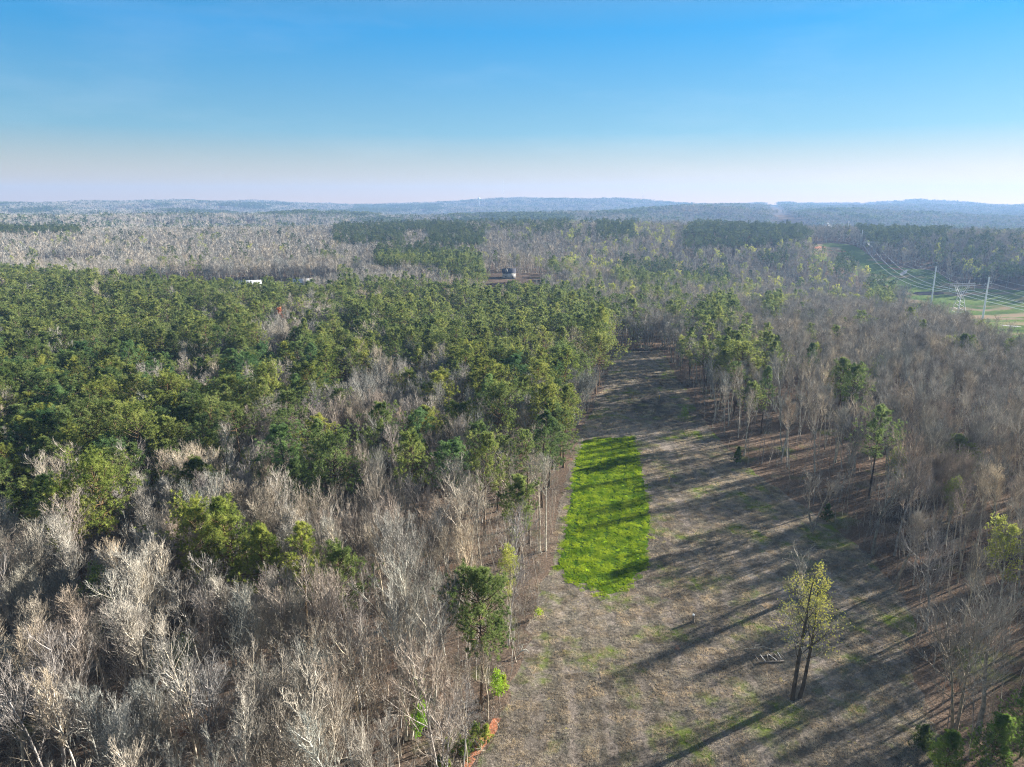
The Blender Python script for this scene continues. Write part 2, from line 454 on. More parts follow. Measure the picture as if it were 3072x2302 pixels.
# ------------------------------------------------------------------ trees
def bare_tree(H=17, stems=1, bole=0.4, spread=0.33, ang=0.8, nl=17, lod=0, r0=0.2, lean=0.05, curve=0.05, stem_ang=0.3, leaves=0, leaf_size=0.16, lean_dir=None):
    """returns (trunk MB, crown MB, leaf MB or None)"""
    T = MB(); C = MB(); LF = None
    kw = [7, 5][lod > 0]
    base = np.zeros((stems, 3)); base[:, :2] = R.normal(size=(stems, 2)) * (0.35 if stems > 1 else 0)
    if stems > 1:
        az = np.arange(stems) * 6.283 / stems + R.uniform(0, 6)
        sa = R.uniform(0.5, 1.2, stems) * stem_ang
        d = np.stack([np.cos(az) * np.sin(sa), np.sin(az) * np.sin(sa), np.cos(sa)], 1)
    else:
        d = np.array([[R.normal() * lean, R.normal() * lean, 1.0]])
        if lean_dir is not None: d = np.array([[lean_dir[0], lean_dir[1], 1.0]])
    L = H * R.uniform(0.8, 0.92, stems); L[0] = H * 0.9
    st = 9
    P0 = grow(base, d, L, st, 0.03, curve)
    rr = r0 * (1.0 if stems == 1 else 0.72)
    u = np.linspace(0, 1, st + 1)
    rad0 = (rr * (1 - u) ** 0.8 + 0.018)[None] * np.ones((stems, 1)); rad0[:, 0] *= 1.35
    V, F = tubes(P0, rad0, kw); T.add(V, F)
    n1 = max(3, nl // (1 if stems == 1 else 2)) if lod == 0 else (max(3, nl * 2 // 3 // (1 if stems == 1 else 2)) if lod == 1 else 5)
    b1, d1, t1, p1 = spawn(P0, n1, bole, 0.97, ang, 0.14)
    s = (t1 - bole) / (1 - bole)
    L1 = H * spread * (1.08 - 0.62 * s ** 1.5) * R.uniform(0.7, 1.2, len(s)) * np.clip(0.5 + s * 2.5, 0, 1)
    st1 = 6 if lod == 0 else 3
    P1 = grow(b1, d1, L1, st1, 0.11 if lod == 0 else 0.2, 0.075)
    R1 = taper(len(b1), st1, np.minimum(0.062, 0.012 * L1 + 0.018), 0.015)
    if lod: R1 *= 1.3
    V, F = tubes(P1, R1, 4 if lod == 0 else 3 if lod == 1 else 2); (T if lod == 0 else C).add(V, F)
    # include the leader tops as parents of twigs
    tops = P0[:, -4:]
    if lod == 0:
        b2, d2, t2, p2 = spawn(P1, 7, 0.25, 0.98, 0.52, 0.18)
        L2 = np.clip(L1[p2] * (0.62 - 0.38 * t2), 0.5, 3.2) * R.uniform(0.7, 1.25, len(t2))
        bt, dt, tt, pt = spawn(tops, 12, 0.0, 0.98, 0.55, 0.15)
        Lt = (2.2 - 1.2 * tt) * R.uniform(0.7, 1.1, len(tt)) * H / 17
        b2 = np.concatenate([b2, bt]); d2 = np.concatenate([d2, dt]); L2 = np.concatenate([L2, Lt])
        P2 = grow(b2, d2, L2, 4, 0.13, 0.08)
        V, F = tubes(P2, taper(len(b2), 4, 0.009 * L2 + 0.018, 0.011), 3); C.add(V, F)
        b3, d3, t3, p3 = spawn(P2, 5, 0.15, 1.0, 0.48, 0.18)
        L3 = np.clip(L2[p3] * (0.72 - 0.3 * t3), 0.4, 1.7) * R.uniform(0.7, 1.2, len(t3))
        P3 = grow(b3, d3, L3, 3, 0.12, 0.08)
        V, F = tubes(P3, taper(len(b3), 3, 0.013, 0.008), 2); C.add(V, F)
        b4, d4, t4, p4 = spawn(P3, 3, 0.25, 1.0, 0.55, 0.2)
        L4 = np.clip(L3[p4] * 0.55, 0.2, 0.8) * R.uniform(0.7, 1.2, len(t4))
        P4 = grow(b4, d4, L4, 2, 0.10, 0.08)
        V, F = tubes(P4, taper(len(b4), 2, 0.008, 0.005), 2); C.add(V, F)
        ends = P4[:, -1]
    elif lod == 1:
        P1b = np.concatenate([P1, grow(tops[:, 0], tops[:, -1] - tops[:, 0], np.linalg.norm(tops[:, -1] - tops[:, 0], axis=1), 3)])
        L1b = np.concatenate([L1, np.full(stems, 3.5)])
        b2, d2, t2, p2 = spawn(P1b, 8, 0.15, 1.0, 0.6, 0.2)
        L2 = np.clip(L1b[p2] * (0.6 - 0.3 * t2), 0.6, 2.6)
        P2 = grow(b2, d2, L2, 3, 0.12, 0.12)
        V, F = tubes(P2, taper(len(b2), 3, 0.030, 0.018), 2); C.add(V, F)
        b3, d3, t3, p3 = spawn(P2, 5, 0.2, 1.0, 0.55, 0.2)
        L3 = np.clip(L2[p3] * 0.55, 0.4, 1.3)
        P3 = grow(b3, d3, L3, 1, 0.05, 0.12)
        V, F = tubes(P3, taper(len(b3), 1, 0.024, 0.012), 2); C.add(V, F)
        ends = P3[:, -1]
    else:
        P1b = np.concatenate([P1, grow(tops[:, 0], tops[:, -1] - tops[:, 0], np.linalg.norm(tops[:, -1] - tops[:, 0], axis=1), 3)])
        b2, d2, t2, p2 = spawn(P1b, 12, 0.15, 1.0, 0.6, 0.25)
        P2 = grow(b2, d2, R.uniform(1.0, 2.4, len(b2)), 1, 0.15, 0.12)
        V, F = tubes(P2, taper(len(b2), 1, 0.075, 0.04), 2); C.add(V, F)
        ends = P2[:, -1]
    if leaves:
        LF = MB()
        pick = R.choice(len(ends), min(leaves, len(ends)), replace=False) if leaves < len(ends) else R.integers(0, len(ends), leaves)
        # leaves gather in the outer and upper crown, in bunches
        e = ends[pick]
        blades(LF, e + R.normal(size=e.shape) * 0.12, leaf_size)
    return T, C, LF

def blades(B, pts, size, per=3):
    n = len(pts)
    c = np.repeat(pts, per, 0) + R.normal(size=(n * per, 3)) * size * 0.7
    a = nrm(R.normal(size=c.shape)); b = nrm(np.cross(a, R.normal(size=c.shape)))
    s = size * R.uniform(0.5, 1.1, (len(c), 1))
    V = np.stack([c - a * s, c + b * s * 0.6, c + a * s, c - b * s * 0.6], 1).reshape(-1, 3)
    B.add(V, np.arange(len(c) * 4).reshape(-1, 4))

def tufts(B, c, d, per, ln, w, cone=0.9):
    """needle bundles: thin triangles fanning out round d"""
    n = len(c)
    cc = np.repeat(c, per, 0); dd = np.repeat(d, per, 0)
    v = nrm(dd + R.normal(size=cc.shape) * cone)
    side = nrm(np.cross(v, R.normal(size=cc.shape)))
    L = ln * R.uniform(0.7, 1.2, (len(cc), 1))
    V = np.stack([cc + side * w, cc - side * w, cc + v * L], 1).reshape(-1, 3)
    B.add(V, np.arange(len(cc) * 3).reshape(-1, 3))

def pine(H=19, crown=0.45, Rc=3.4, lod=0, r0=0.2, shape=0.7, nb=46, flat=0.0, sub=9, curve=0.02):
    T = MB(); C = MB()
    P0 = grow(np.zeros((1, 3)), np.array([[R.normal() * 0.02, R.normal() * 0.02, 1.0]]), np.array([float(H)]), 9, 0.02, curve)
    u = np.linspace(0, 1, 10)
    rad0 = (r0 * (1 - u) ** 0.75 + 0.02)[None]; rad0[:, 0] *= 1.25
    V, F = tubes(P0, rad0, 7 if lod == 0 else 4); T.add(V, F)
    if lod: nb = [0, 26, 15][lod]
    b1, d1, t1, p1 = spawn(P0, nb, 1 - crown, 0.985, 1.2, 0.05)
    s = (t1 - (1 - crown)) / crown
    az = np.arctan2(d1[:, 1], d1[:, 0])
    ph = R.uniform(0, 6.28, 4)
    lump = 1 + 0.3 * np.sin(az * 2 + ph[0] + s * 6) + 0.24 * np.sin(az * 3 + ph[1] - s * 10)
    prof = (1 - s) ** shape * np.clip(0.5 + 2.2 * s, 0, 1)
    L1 = np.maximum(Rc * prof * lump * R.uniform(0.75, 1.15, len(s)) * 1.25, 0.6)
    el = -0.05 + 0.95 * s + R.normal(size=len(s)) * 0.12 + flat
    d1 = np.stack([np.cos(az) * np.cos(el), np.sin(az) * np.cos(el), np.sin(el)], 1)
    st1 = 5 if lod == 0 else 2
    P1 = grow(b1, d1, L1, st1, 0.09, 0.07)
    R1 = taper(len(b1), st1, 0.012 * L1 + 0.02, 0.012)
    V, F = tubes(P1, R1, 4 if lod == 0 else 3 if lod == 1 else 2); C.add(V, F, 0)
    if lod == 0:
        b2, d2, t2, p2 = spawn(P1, max(4, int(sub * 0.75)), 0.3, 1.0, 0.8, 0.2)
        L2 = np.clip(L1[p2] * (0.42 - 0.22 * t2), 0.3, 1.3)
        P2 = grow(b2, d2, L2, 2, 0.22, 0.1)
        V, F = tubes(P2, taper(len(b2), 2, 0.014, 0.008), 2); C.add(V, F, 0)
        dirs = nrm(P2[:, -1] - P2[:, 0] + np.array([0, 0, 0.25]))
        tufts(C_ := MB(), P2[:, -1], dirs, 26, 0.46, 0.030, 0.8)
        tufts(C_, P2[:, 1], dirs, 12, 0.40, 0.028, 0.8)
        m = R.random(len(P2)) < 0.4
        tufts(C_, (P2[m, 0] + P2[m, 1]) / 2, dirs[m], 7, 0.30, 0.02)
        tufts(C_, P1[:, -1], nrm(P1[:, -1] - P1[:, -2]), 40, 0.48, 0.03, 0.8)
    elif lod == 1:
        C_ = MB()
        b2, d2, t2, p2 = spawn(P1, 9, 0.25, 1.0, 0.8, 0.2)
        L2 = np.clip(L1[p2] * (0.42 - 0.22 * t2), 0.3, 1.3)
        P2 = grow(b2, d2, L2, 1, 0.22, 0.1)
        tufts(C_, P2[:, -1], nrm(P2[:, -1] - P2[:, 0] + np.array([0, 0, 0.25])), 12, 0.62, 0.075, 0.8)
        tufts(C_, P1[:, -1], nrm(P1[:, -1] - P1[:, -2]), 16, 0.7, 0.075, 0.8)
    else:
        C_ = MB()
        b2, d2, t2, p2 = spawn(P1, 4, 0.4, 1.0, 0.8, 0.2)
        P2 = grow(b2, d2, np.full(len(b2), 0.7), 1, 0.22, 0.1)
        tufts(C_, P2[:, -1], nrm(P2[:, -1] - P2[:, 0] + np.array([0, 0, 0.3])), 8, 1.2, 0.16)
    return T, C, C_

# ---- prototypes (not linked; the trees below are copies of these meshes)
BARE = []     # (look phrase, trunk mesh, crown mesh, height)
bare_specs = [
    ('slender', dict(H=18, bole=0.5, spread=0.2, ang=0.6, nl=18, r0=0.15)),
    ('fan-crowned', dict(H=17, stems=4, bole=0.3, spread=0.32, ang=0.5, nl=30, r0=0.19, stem_ang=0.30)),
    ('broad-crowned', dict(H=16.5, bole=0.32, spread=0.42, ang=0.75, nl=18, r0=0.2, curve=0.06)),
    ('upright', dict(H=19, bole=0.45, spread=0.24, ang=0.5, nl=20, r0=0.17)),
    ('vase-shaped', dict(H=16.5, stems=6, bole=0.3, spread=0.28, ang=0.45, nl=34, r0=0.18, stem_ang=0.38)),
    ('twin-stemmed', dict(H=18, stems=2, bole=0.4, spread=0.28, ang=0.6, nl=24, r0=0.22, stem_ang=0.16)),
    ('crooked', dict(H=15.5, bole=0.3, spread=0.38, ang=0.9, nl=16, r0=0.2, curve=0.14, lean=0.12)),
    ('sparse', dict(H=16.5, bole=0.55, spread=0.18, ang=0.75, nl=13, r0=0.11)),
    ('round-topped', dict(H=17, bole=0.45, spread=0.36, ang=0.65, nl=19, r0=0.22)),
]
for look, kw in bare_specs:
    T, C, _ = bare_tree(**kw)
    BARE.append((look, T.mesh('bare_trunk', [M_bark]), C.mesh('bare_crown', [M_twig]), kw['H']))
PINE = []
pine_specs = [
    ('conical', dict(H=19, crown=0.5, Rc=3.3)),
    ('round-topped', dict(H=18.5, crown=0.45, Rc=4.2, shape=0.5, nb=54, sub=11)),
    ('narrow', dict(H=20, crown=0.5, Rc=2.7)),
    ('full dense', dict(H=17.5, crown=0.65, Rc=4.4, nb=72, sub=11)),
    ('ragged', dict(H=19, crown=0.55, Rc=4.4, nb=44, shape=0.6, sub=12)),
    ('broad domed', dict(H=18, crown=0.5, Rc=5.0, nb=66, shape=0.45, sub=13)),
    ('open', dict(H=21, crown=0.38, Rc=3.4, nb=32, shape=0.5)),
]
for look, kw in pine_specs:
    T, C, NL = pine(**kw)
    PINE.append((look, T.mesh('pine_trunk', [M_pbark]), C.mesh('pine_limbs', [M_pbark]), NL.mesh('pine_needles', [M_needle]), kw['H']))
BUD = []
for look, kw in [('upright', dict(H=15, bole=0.35, spread=0.25, ang=0.55, nl=18, r0=0.15, leaves=1500, leaf_size=0.11)),
                 ('broad', dict(H=14, bole=0.3, spread=0.38, ang=0.7, nl=18, r0=0.18, leaves=2200, leaf_size=0.12))]:
    T, C, L = bare_tree(**kw)
    BUD.append((look, T.mesh('bud_trunk', [M_bark]), C.mesh('bud_crown', [M_twig]), L.mesh('bud_leaves', [M_bud]), kw['H']))

def joined(name, parts, mats):
    B = MB()
    for i, p in enumerate(parts):
        if p is None: continue
        for V, (F, m) in zip(p.V, p.F): pass
        off = B.n
        B.V.append(np.concatenate(p.V)); B.F += [(F + off, i) for F, m in p.F]; B.n += p.n
    return B.mesh(name, mats)

def proto_coll(name, meshes):
    c = bpy.data.collections.new(name)
    for i, (me, col) in enumerate(meshes):
        o = bpy.data.objects.new('%s_%02d' % (name, i), me)
        o.color = (*col, 1)
        c.objects.link(o)
    return c

def full_join(me_list, name):
    """several finished meshes as one mesh with all their materials"""
    V = []; F = []; mats = []; n = 0
    for me in me_list:
        a = np.zeros(len(me.vertices) * 3, np.float32); me.vertices.foreach_get('co', a)
        lv = np.zeros(len(me.loops), np.int32); me.loops.foreach_get('vertex_index', lv)
        lt = np.zeros(len(me.polygons), np.int32); me.polygons.foreach_get('loop_total', lt)
        st = np.concatenate([[0], np.cumsum(lt)[:-1]])
        for k in np.unique(lt):
            sel = np.where(lt == k)[0]
            F.append((lv[st[sel][:, None] + np.arange(k)] + n, len(mats)))
        mats.append(me.materials[0]); V.append(a.reshape(-1, 3)); n += len(me.vertices)
    return mk_mesh(name, np.concatenate(V), F, mats)

TINTS = [(1, 1, 1), (1.06, 1.01, 0.94), (0.88, 0.86, 0.9), (1.04, 0.96, 0.93), (0.74, 0.73, 0.72), (1.2, 1.19, 1.16)]
bare_hi = proto_coll('hardwood', [(full_join([t, c], 'hardwood'), TINTS[i % 6]) for i, (_, t, c, h) in enumerate(BARE)])
pine_hi = proto_coll('pine', [(full_join([t, c, n_], 'pine'), (1, 1, 1)) for (_, t, c, n_, h) in PINE])

def lodset(fn, specs, lod, name, mats, tints):
    out = []
    for i, (_, kw) in enumerate(specs):
        out.append((joined(name, fn(**{**kw, 'lod': lod}), mats), tints[i % len(tints)]))
    return out
PT = [(0.95, 0.95, 0.95), (0.8, 0.86, 0.86), (1.05, 1.0, 0.95)]
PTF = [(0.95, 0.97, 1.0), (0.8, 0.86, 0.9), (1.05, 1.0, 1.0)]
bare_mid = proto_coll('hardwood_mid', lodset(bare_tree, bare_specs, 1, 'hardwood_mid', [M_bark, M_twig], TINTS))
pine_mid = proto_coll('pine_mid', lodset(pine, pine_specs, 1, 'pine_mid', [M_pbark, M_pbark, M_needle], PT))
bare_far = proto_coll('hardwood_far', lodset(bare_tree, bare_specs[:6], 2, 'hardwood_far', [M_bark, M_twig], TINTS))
pine_far = proto_coll('pine_far', lodset(pine, pine_specs, 2, 'pine_far', [M_pbark, M_pbark, M_needle_shade], PTF))
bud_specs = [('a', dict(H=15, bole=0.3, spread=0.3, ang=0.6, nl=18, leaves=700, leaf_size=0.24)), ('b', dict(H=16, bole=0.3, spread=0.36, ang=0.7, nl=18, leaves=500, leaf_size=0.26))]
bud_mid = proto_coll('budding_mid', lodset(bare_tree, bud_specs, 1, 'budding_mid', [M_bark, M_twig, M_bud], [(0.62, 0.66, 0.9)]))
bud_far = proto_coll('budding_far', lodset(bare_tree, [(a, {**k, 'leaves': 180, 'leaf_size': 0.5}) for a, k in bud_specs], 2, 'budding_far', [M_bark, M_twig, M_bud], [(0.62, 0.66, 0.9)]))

# saplings and brush of the forest floor
def sapling(H, tw):
    B = MB()
    P0 = grow(np.zeros((1, 3)), np.array([[R.normal() * 0.1, R.normal() * 0.1, 1.0]]), np.array([H]), 6, 0.04, 0.07)
    V, F = tubes(P0, taper(1, 6, 0.05, 0.012), 3); B.add(V, F)
    b1, d1, t1, p1 = spawn(P0, tw, 0.25, 0.98, 0.7, 0.2)
    P1 = grow(b1, d1, (1.9 - 1.3 * t1) * R.uniform(0.6, 1.2, len(t1)) * H / 8, 3, 0.1, 0.12)
    V, F = tubes(P1, taper(len(b1), 3, 0.016, 0.008), 2); B.add(V, F)
    b2, d2, t2, p2 = spawn(P1, 5, 0.2, 1, 0.6, 0.2)
    P2 = grow(b2, d2, R.uniform(0.25, 0.7, len(b2)), 2, 0.05, 0.1)
    V, F = tubes(P2, taper(len(b2), 2, 0.010, 0.006), 2); B.add(V, F)
    return B.mesh('sapling', [M_twig])

def brush(n, h, r):
    B = MB()
    b = np.zeros((n, 3)); b[:, :2] = R.normal(size=(n, 2)) * r
    d = R.normal(size=(n, 3)) * 0.5 + np.array([0, 0, 1])
    P = grow(b, d, h * R.uniform(0.5, 1.2, n), 3, 0.0, 0.25)
    V, F = tubes(P, taper(n, 3, 0.013, 0.007), 2); B.add(V, F)
    b2, d2, t2, p2 = spawn(P, 5, 0.2, 1, 0.8, 0.3)
    P2 = grow(b2, d2, R.uniform(0.2, 0.6, len(b2)), 2, 0.0, 0.2)
    V, F = tubes(P2, taper(len(b2), 2, 0.008, 0.006), 2); B.add(V, F)
    return B.mesh('brush', [M_twig])
under = proto_coll('undergrowth', [(sapling(8, 16), (1.05, 1, 0.95)), (sapling(10, 14), (0.95, 0.92, 0.9)), (sapling(6, 14), (1, .92, .85)), (sapling(12, 16), (1.1, 1.06, 1.0)),
                                   (brush(60, 1.6, 0.9), (0.85, 0.72, 0.6)), (brush(40, 2.2, 0.7), (0.8, 0.76, 0.72))])

def grass_patch(name, size, n, h, w, m):
    B = MB()
    c = np.zeros((n, 3)); c[:, :2] = R.uniform(-size / 2, size / 2, (n, 2))
    cl = (np.sin(c[:, 0] * 4 + 1) * np.cos(c[:, 1] * 5) + 1.2)[:, None]
    d = nrm(R.normal(size=(n, 3)) * 0.55 + np.array([0, 0, 1.0]))
    side = nrm(np.cross(d, R.normal(size=(n, 3))))
    L = h * R.uniform(0.4, 1.2, (n, 1)) * (0.6 + 0.4 * cl)
    V = np.stack([c + side * w, c - side * w, c + d * L], 1).reshape(-1, 3)
    B.add(V, np.arange(n * 3).reshape(-1, 3))
    return B.mesh(name, [m])
dry = proto_coll('dry_grass_patch', [(grass_patch('dry', 2.0, 420, 0.20, 0.02, M_grass), (1, 1, 1)), (grass_patch('dry', 2.0, 420, 0.15, 0.022, M_grass), (0.82, 0.8, 0.8)),
                                     (grass_patch('dry', 2.0, 380, 0.22, 0.02, M_grass), (0.95, 1.15, 0.62)), (grass_patch('dry', 2.0, 420, 0.18, 0.02, M_grass), (1.15, 1.1, 1.05))])
green = proto_coll('green_grass_patch', [(grass_patch('gr', 1.6, 260, 0.2, 0.022, M_ggrass), (1, 1, 1)), (grass_patch('gr', 1.6, 240, 0.17, 0.022, M_ggrass), (0.7, 0.85, 0.7)),
                                         (grass_patch('gr', 1.6, 260, 0.22, 0.022, M_ggrass), (1.7, 1.3, 1.0))])

# ------------------------------------------------------------------ tags
def tag(o, label=None, cat=None, group=None, kind=None):
    if label: o['label'] = label
    if cat: o['category'] = cat
    if group: o['group'] = group
    if kind: o['kind'] = kind
    return o

def obj(name, me, parent=None, loc=None):
    o = bpy.data.objects.new(name, me)
    COL.objects.link(o)
    if parent is not None: o.parent = parent
    if loc is not None: o.location = loc
    return o

def empty(name, loc, rz=0.0, sc=1.0):
    o = bpy.data.objects.new(name, None)
    COL.objects.link(o)
    o.empty_display_size = 0.5
    o.location = loc; o.rotation_euler = (0, 0, rz); o.scale = (sc, sc, sc) if np.isscalar(sc) else sc
    return o

# ------------------------------------------------------------------ ground sheets
def axis(lo, hi, step, far_lo, far_hi, g=0.03):
    mid = list(np.arange(lo, hi + step / 2, step))
    a = []; x = lo; d = step
    while x > far_lo:
        d = min(d * (1 + g), 160); x -= d; a.append(x)
    b = []; x = mid[-1]; d = step
    while x < far_hi:
        d = min(d * (1 + g), 160); x += d; b.append(x)
    return np.array(a[::-1] + mid + b)
XS = axis(-40, 90, 1.3, -6800, 6800)
YS = axis(50, 330, 1.3, -600, 6800)
GX, GY = np.meshgrid(XS, YS)
GZ = height(GX, GY)
nx, ny = len(XS), len(YS)
gi = np.arange(nx * ny).reshape(ny, nx)
gq = np.stack([gi[:-1, :-1], gi[:-1, 1:], gi[1:, 1:], gi[1:, :-1]], -1).reshape(-1, 4)
gt = np.concatenate([gq[:, [0, 1, 2]], gq[:, [0, 2, 3]]])
GV = np.stack([GX, GY, GZ], -1).reshape(-1, 3)
tag(obj('ground', mk_mesh('ground', GV, [(gt, 0)], [M_floor], True)), 'brown leaf littered forest floor rolling away to the hills', kind='structure')

def sheet(name, poly, material, dz, rag=0.0, ragL=5.0, extra=None, seed=1):
    xs = [p[0] for p in poly]; ys = [p[1] for p in poly]
    box = (GV[:, 0] > min(xs) - 40) & (GV[:, 0] < max(xs) + 40) & (GV[:, 1] > min(ys) - 40) & (GV[:, 1] < max(ys) + 40)
    sd = np.full(len(GV), -1e3)
    w = np.where(box)[0]
    sd[w] = sdist(GV[w, 0], GV[w, 1], poly) + (wav(GV[w, 0], GV[w, 1], seed, 8, ragL * 0.5, ragL * 2) * rag if rag else 0)
    s3 = sd[gt]
    pos = (s3 > 0).sum(1)
    fullt = gt[pos == 3]
    V = [GV]; F = []
    n = len(GV); nv = []; 
    for t, s in zip(gt[(pos > 0) & (pos < 3)], s3[(pos > 0) & (pos < 3)]):
        out = []
        for i in range(3):
            a, b = t[i], t[(i + 1) % 3]; sa, sb = s[i], s[(i + 1) % 3]
            if sa > 0: out.append(a)
            if (sa > 0) != (sb > 0):
                k = sa / (sa - sb)
                nv.append(GV[a] * (1 - k) + GV[b] * k); out.append(n + len(nv) - 1)
        for j in range(1, len(out) - 1): F.append((out[0], out[j], out[j + 1]))
    allF = np.concatenate([fullt, np.array(F, int).reshape(-1, 3)])
    allV = np.concatenate([GV, np.array(nv).reshape(-1, 3)])
    used, inv = np.unique(allF, return_inverse=True)
    V = allV[used].copy(); V[:, 2] += dz
    o = obj(name, mk_mesh(name, V, [(inv.reshape(-1, 3), 0)], [material], True))
    return o

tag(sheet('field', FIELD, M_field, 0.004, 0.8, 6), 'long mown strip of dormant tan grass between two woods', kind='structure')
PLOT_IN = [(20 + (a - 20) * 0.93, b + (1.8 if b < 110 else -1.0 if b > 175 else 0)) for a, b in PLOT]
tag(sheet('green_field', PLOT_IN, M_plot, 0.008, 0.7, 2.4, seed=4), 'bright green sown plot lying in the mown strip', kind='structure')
tag(sheet('path', TRACK, M_clay, 0.012, 0.1, 3, seed=6), 'red clay path along the edge of the wood', kind='structure')
tag(sheet('meadow', CLEAR_R, M_meadow, 0.03, 2, 60, seed=8), 'green and tan grass clearing at the right border below the road', kind='structure')
tag(sheet('meadow', CORR_P, M_meadow, 0.05, 3, 60, seed=8), 'green cleared ground under the power lines', kind='structure')
tag(sheet('road', ROAD, M_road, 0.10, 0, seed=9), 'pale two-lane road crossing under the power lines', kind='structure')
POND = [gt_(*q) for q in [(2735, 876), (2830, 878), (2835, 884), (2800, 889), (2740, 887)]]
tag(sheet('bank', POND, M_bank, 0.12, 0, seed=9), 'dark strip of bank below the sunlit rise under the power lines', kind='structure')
tag(sheet('path', LANE, M_road, 0.10, 0, seed=9), 'pale gravel lane crossing the green valley floor', kind='structure')
tag(sheet('path', TERR, M_clay, 0.10, 0.6, 30, seed=9), 'bare red earth strip on the far rise under the power lines', kind='structure')

# ------------------------------------------------------------------ where trees stand
PINE_ZONES = [   # outlines in the photograph (pixels) of the crowns, read back to the place they stand in
    ([(-400, 790), (250, 825), (700, 850), (1000, 862), (1080, 845), (1500, 872), (1760, 880), (1860, 925), (1850, 1050), (1800, 1190),
      (1740, 1270), (1620, 1290), (1500, 1240), (1380, 1200), (1330, 1080), (1200, 1060), (1020, 1130), (940, 1200), (820, 1210), (690, 1290),
      (560, 1360), (480, 1440), (250, 1500), (60, 1400), (-400, 1420)], 0.86),
    ([(1125, 745), (1290, 735), (1440, 765), (1462, 850), (1380, 830), (1300, 800), (1125, 790)], 0.92),
    ([(1000, 655), (1347, 660), (1347, 686), (1210, 690), (1208, 728), (1000, 728)], 0.85),
    ([(1278, 690), (1380, 672), (1463, 690), (1440, 735), (1290, 735)], 0.9),
    ([(1361, 640), (1694, 645), (1720, 690), (1600, 700), (1361, 672)], 0.4),
    ([(1787, 665), (1903, 660), (1903, 713), (1787, 713)], 0.8),
    ([(1070, 616), (1324, 616), (1324, 636), (1070, 636)], 0.85),
    ([(-300, 672), (240, 680), (240, 698), (-300, 698)], 0.95),
    ([(2048, 690), (2100, 664), (2280, 655), (2430, 690), (2430, 712), (2300, 736), (2048, 745)], 0.92),
    ([(2275, 757), (2363, 757), (2363, 787), (2275, 787)], 0.9), ([(2506, 765), (2562, 765), (2562, 815), (2506, 815)], 0.9),
    ([(2048, 805), (2187, 805), (2187, 856), (2048, 856)], 0.75), ([(1856, 787), (2024, 787), (2024, 850), (1856, 850)], 0.7),
    ([(2604, 833), (2687, 833), (2687, 893), (2604, 893)], 0.9),
    ([(2557, 672), (2700, 672), (2850, 690), (2800, 722), (2620, 735)], 0.95),
    ([(2700, 700), (3400, 700), (3400, 800), (2800, 800)], 0.28),
    ([(2918, 800), (3400, 780), (3400, 960), (3000, 960), (2918, 880)], 0.75),
    ([(2094, 905), (2205, 905), (2205, 977), (2094, 977)], 0.8), ([(2279, 900), (2344, 900), (2344, 950), (2279, 950)], 0.8),
    ([(2070, 985), (2330, 985), (2330, 1090), (2070, 1090)], 0.5),
    ([(2330, 1020), (2580, 1060), (2580, 1180), (2400, 1180)], 0.2),
    ([(1850, 860), (2060, 860), (2060, 980), (1850, 980)], 0.3),
    ([(-400, 1380), (300, 1400), (560, 1350), (1000, 1200), (1330, 1150), (1330, 1300), (1000, 1380), (620, 1480), (300, 1560), (-400, 1560)], 0.24),
    ([(1280, 1180), (1640, 1240), (1640, 1360), (1400, 1420), (1250, 1340)], 0.35),
]
HARD_POCKETS = [([(860, 905), (1010, 880), (1010, 960), (900, 1010), (780, 1060), (720, 1010)], 0.8),
                ([(640, 1020), (800, 1010), (800, 1080), (640, 1080)], 0.35),
                ([(60, 980), (220, 960), (220, 1060), (60, 1060)], 0.3)]
BUD_ZONES = [([(1700, 700), (2000, 690), (2450, 700), (2450, 760), (1700, 760)], 0.12), ([(1600, 770), (2100, 770), (2100, 860), (1600, 860)], 0.22),
             ([(2000, 700), (3072, 740), (3072, 900), (2000, 900)], 0.10), ([(1480, 830), (2000, 830), (2000, 900), (1480, 900)], 0.12),
             ([(1500, 640), (2100, 640), (2100, 700), (1500, 700)], 0.15)]

def cell_points(x0, x1, y0, y1, cell, keep):
    xs = np.arange(x0, x1, cell); ys = np.arange(y0, y1, cell)
    X, Y = np.meshgrid(xs, ys)
    X = (X + R.uniform(-0.46, 0.46, X.shape) * cell).ravel(); Y = (Y + R.uniform(-0.46, 0.46, Y.shape) * cell).ravel()
    m = keep(X, Y)
    return X[m], Y[m]

def wedge(margL, margR, slope=0.74):
    return lambda X, Y: (X > -slope * Y - margL) & (X < slope * Y + margR)

def clear_of(X, Y, pad=1.0):
    ok = sdist(X, Y, FIELD) < -pad
    near = Y > 200
    for p in (CLEAR_R, CORR_P, ROAD, LANE, YARD1, YARD2, YARD3): ok &= ~(near & in_poly(X, Y, p))
    return ok

